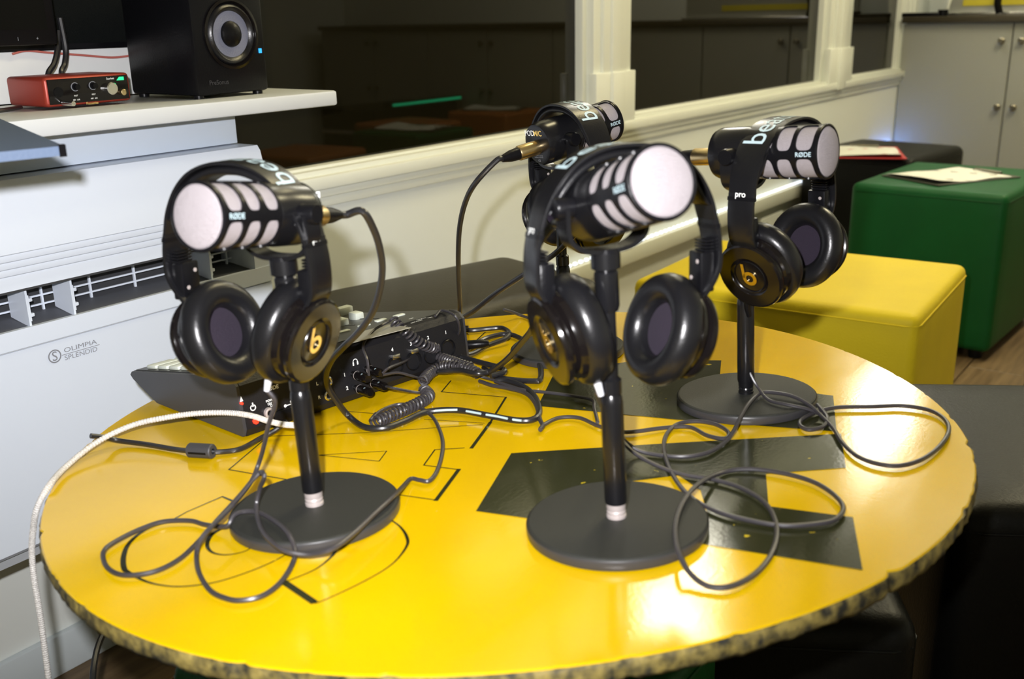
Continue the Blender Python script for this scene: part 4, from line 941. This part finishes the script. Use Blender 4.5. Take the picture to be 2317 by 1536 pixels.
cable('microphone_cable', tp_([(1030, 790, .012), (1050, 795), (1080, 775), (1110, 762), (1150, 756), (1185, 770), (1208, 797), (1222, 830), (1222, 858), (1205, 862), (1150, 858), (1118, 850), (1095, 832)], .005), .0035, 'cable', 'thick black cable bent into a square loop left of the back stand base', 'cable', 10)
cable('microphone_cable', tp_([(1040, 806, .012), (1070, 800), (1100, 783), (1140, 768, .009), (1152, 758, .012)], .006), .0035, 'cable', 'black cable lying beside the square loop', 'cable', 10)
cable('microphone_cable', tp_([(1045, 808), (1080, 818), (1110, 826), (1135, 833), (1140, 842), (1110, 850)], .012), .0035, 'cable', 'black cable passing under the coiled cords', 'cable', 10)
cable('headphone_cord', tp_([(1085, 862), (1115, 872), (1150, 878), (1190, 890), (1212, 915), (1222, 950), (1228, 962), (1222, 972)], .005), .0024, 'cord', 'grey cord bending to a sharp tip left of the black painted letter', 'cord')
cable('headphone_cord', tp_([(1120, 863), (1150, 872), (1185, 882), (1240, 888), (1300, 896), (1340, 905), (1345, 925), (1352, 955)], .005), .0020, 'cord', 'thin grey cord crossing the upper black painted letter', 'cord')
cable('headphone_cord', tp_([(1140, 700, .02), (1160, 706, .012), (1180, 714), (1205, 722)], .004), .0022, 'cord', 'short cord end at the back rim of the table', 'cord')
# coiled cords
def coil(pts, turns, R_c, r, label, lead0=None, lead1=None):
    C_ = catmull(pts, 10); L_ = [0]
    for a, b in zip(C_, C_[1:]): L_.append(L_[-1] + np.linalg.norm(b - a))
    L_ = np.array(L_); A_ = np.array(C_); tot = L_[-1]; K = turns * 12; out = []
    for i in range(K + 1):
        s_ = tot * i / K; p = np.array([np.interp(s_, L_, A_[:, k_]) for k_ in range(3)]); p2 = np.array([np.interp(min(tot, s_ + .001), L_, A_[:, k_]) for k_ in range(3)]); p1 = np.array([np.interp(max(0, s_ - .001), L_, A_[:, k_]) for k_ in range(3)])
        t_ = p2 - p1; t_ /= np.linalg.norm(t_); u_ = np.cross(t_, TN); u_ /= np.linalg.norm(u_); v_ = np.cross(u_, t_); a = 2 * PI * i / 12
        out.append(p + (u_ * math.cos(a) + v_ * math.sin(a)) * R_c)
    full = []
    if lead0: full += catmull(lead0 + [out[0]], 5)[:-1]
    full += out
    if lead1: full += catmull([out[-1]] + lead1, 5)[1:]
    o = MB().tube(full, r, 6).build('coiled_cord', 'cord', recenter=True); tag(o, label, 'cord', 'coiled adapter cords by the mixer')
up_ = lambda p, h: p + TN * h
coil([T(888, 724, .078), T(912, 747, .066), T(938, 768, .052), T(965, 783, .040), T(990, 787, .030), T(1018, 783, .022)], 22, .0060, .0017, 'coiled cord climbing onto the mixer top, highest of the coils', [ad1 + TN * .004, up_(ad1, .022), T(822, 780, .066), T(845, 748, .075), T(868, 734, .080)], [T(1030, 770, .03), T(1040, 745, .05), T(1030, 715, .07), T(1000, 702, .072), T(985, 715, .07)])
coil([T(948, 802, .026), T(975, 804, .022), T(1005, 812, .018), T(1040, 824, .015), T(1068, 832, .012)], 18, .0058, .0017, 'coiled cord lying straight between the other coils', [ad2, T(880, 832, .040), T(915, 818, .032), T(938, 803, .028)], [T(1090, 838, .008), T(1115, 850, .006)])
coil([T(957, 862, .009), T(972, 845, .010), T(998, 830, .014), T(1030, 828, .016), T(1060, 835, .012), T(1082, 845, .009)], 20, .0058, .0017, 'curved coiled cord ending at the front of the cable tangle', [ad2 - TN * .002, T(900, 843, .03), T(930, 850, .022), T(950, 856, .012)], [T(1100, 855, .005), T(1125, 862, .004)])
coil([T(960, 882, .007), T(970, 895, .007), T(955, 908, .007), T(920, 925, .007), T(880, 942, .007), T(848, 957, .007)], 22, .0060, .0017, 'coiled cord lying alone on the yellow tabletop below the mixer', [ad4, T(890, 878, .022), T(925, 885, .012), T(950, 888, .008)], [T(838, 950, .004), T(850, 935, .004)])
pgb = thing('cable_plug', 'champagne metal jack plug at the end of the highest coil', 'plug', frame(T(1020, 783, .022), TM @ rz(R_(-52))))
MB().lathe([(0, 0), (.0045, 0), (.0045, .022), (.0055, .022), (.0055, .040), (.003, .048), (0, .048)], 20, 'x').build('barrel', 'brass', pgb); MB().lathe([(.0056, .022), (.0060, .023), (.0060, .042), (.0035, .050), (0, .050)], 20, 'x').build('boot', 'black', pgb)
pgb.rotation_euler = pgb.rotation_euler
# white braided cable
lip = T(98, 1120, .004)
br = air([(668, 962), (640, 960), (605, 952), (570, 941), (520, 934)], dT(640, 962, .025) - .01, dT(520, 934, .03)) + tp_([(450, 935, .03), (380, 944, .028), (300, 962, .022), (220, 1000, .014), (150, 1055, .007), (110, 1100, .006)]) 
hp0 = T(92, 1130, .004); fh = np.array([FWD[0], FWD[1], 0]); fh /= np.linalg.norm(fh); hp0 = hp0 + fh * .01
br += [onpl(px, py, hp0 + fh * dx_, fh) for px, py, dx_ in ((84, 1150, .0), (75, 1200, .01), (72, 1245, .02), (76, 1300, .02), (84, 1350, .02), (92, 1400, .02), (100, 1460, .02), (108, 1520, .02), (118, 1600, .02), (122, 1680, .02))]
cb = MB(); Cc = catmull(br, 40); rr_ = [.0030 * (1 + .10 * math.sin(i * 1.9)) for i in range(len(Cc))]
cb.tube(Cc, rr_, 10); o = cb.build('usb_cable', 'braid', recenter=True); tag(o, 'white braided cable from the mixer hanging over the left table edge', 'cable')
# power cable with ferrite
pc_ = tp_([(205, 986, .020), (235, 989, .014), (270, 997, .006), (330, 1005), (400, 1017), (455, 1021, .007), (500, 1022), (545, 1015), (590, 991), (625, 972, .010), (650, 952, .018)], .004)
cable('power_cable', pc_, .0028, 'cable', 'thin black power cable with a ferrite lump left of the stand', 'cable', 10)
fa, fb_ = T(428, 1018, .008), T(482, 1021, .008); ax = (fb_ - fa) / np.linalg.norm(fb_ - fa)
fe = thing('ferrite_core', 'black cylindrical ferrite clamp on the thin power cable', 'ferrite core', frame(fa, np.array([ax, np.cross(TN, ax), TN]).T)); Lf_ = float(np.linalg.norm(fb_ - fa))
MB().lathe([(.003, 0), (.0068, 0), (.0078, .0012), (.0078, Lf_ - .0012), (.0068, Lf_), (.003, Lf_)], 20, 'x').build('shell', 'console_side', fe, ang=25); MB().box(.004, -.0082, -.001, Lf_ - .004, -.0072, .001).build('hinge', 'black', fe)
# cable under the table at the lower left
q0 = ony(248, 1400, 1.25)
cable('floor_cable', [ony(262, 1380, 1.22), ony(238, 1425, 1.2), ony(221, 1465, 1.18), ony(212, 1510, 1.16), ony(208, 1560, 1.14), ony(200, 1620, 1.12)], .0045, 'cable', 'dark cable hanging to the floor left below the table edge', 'cable')
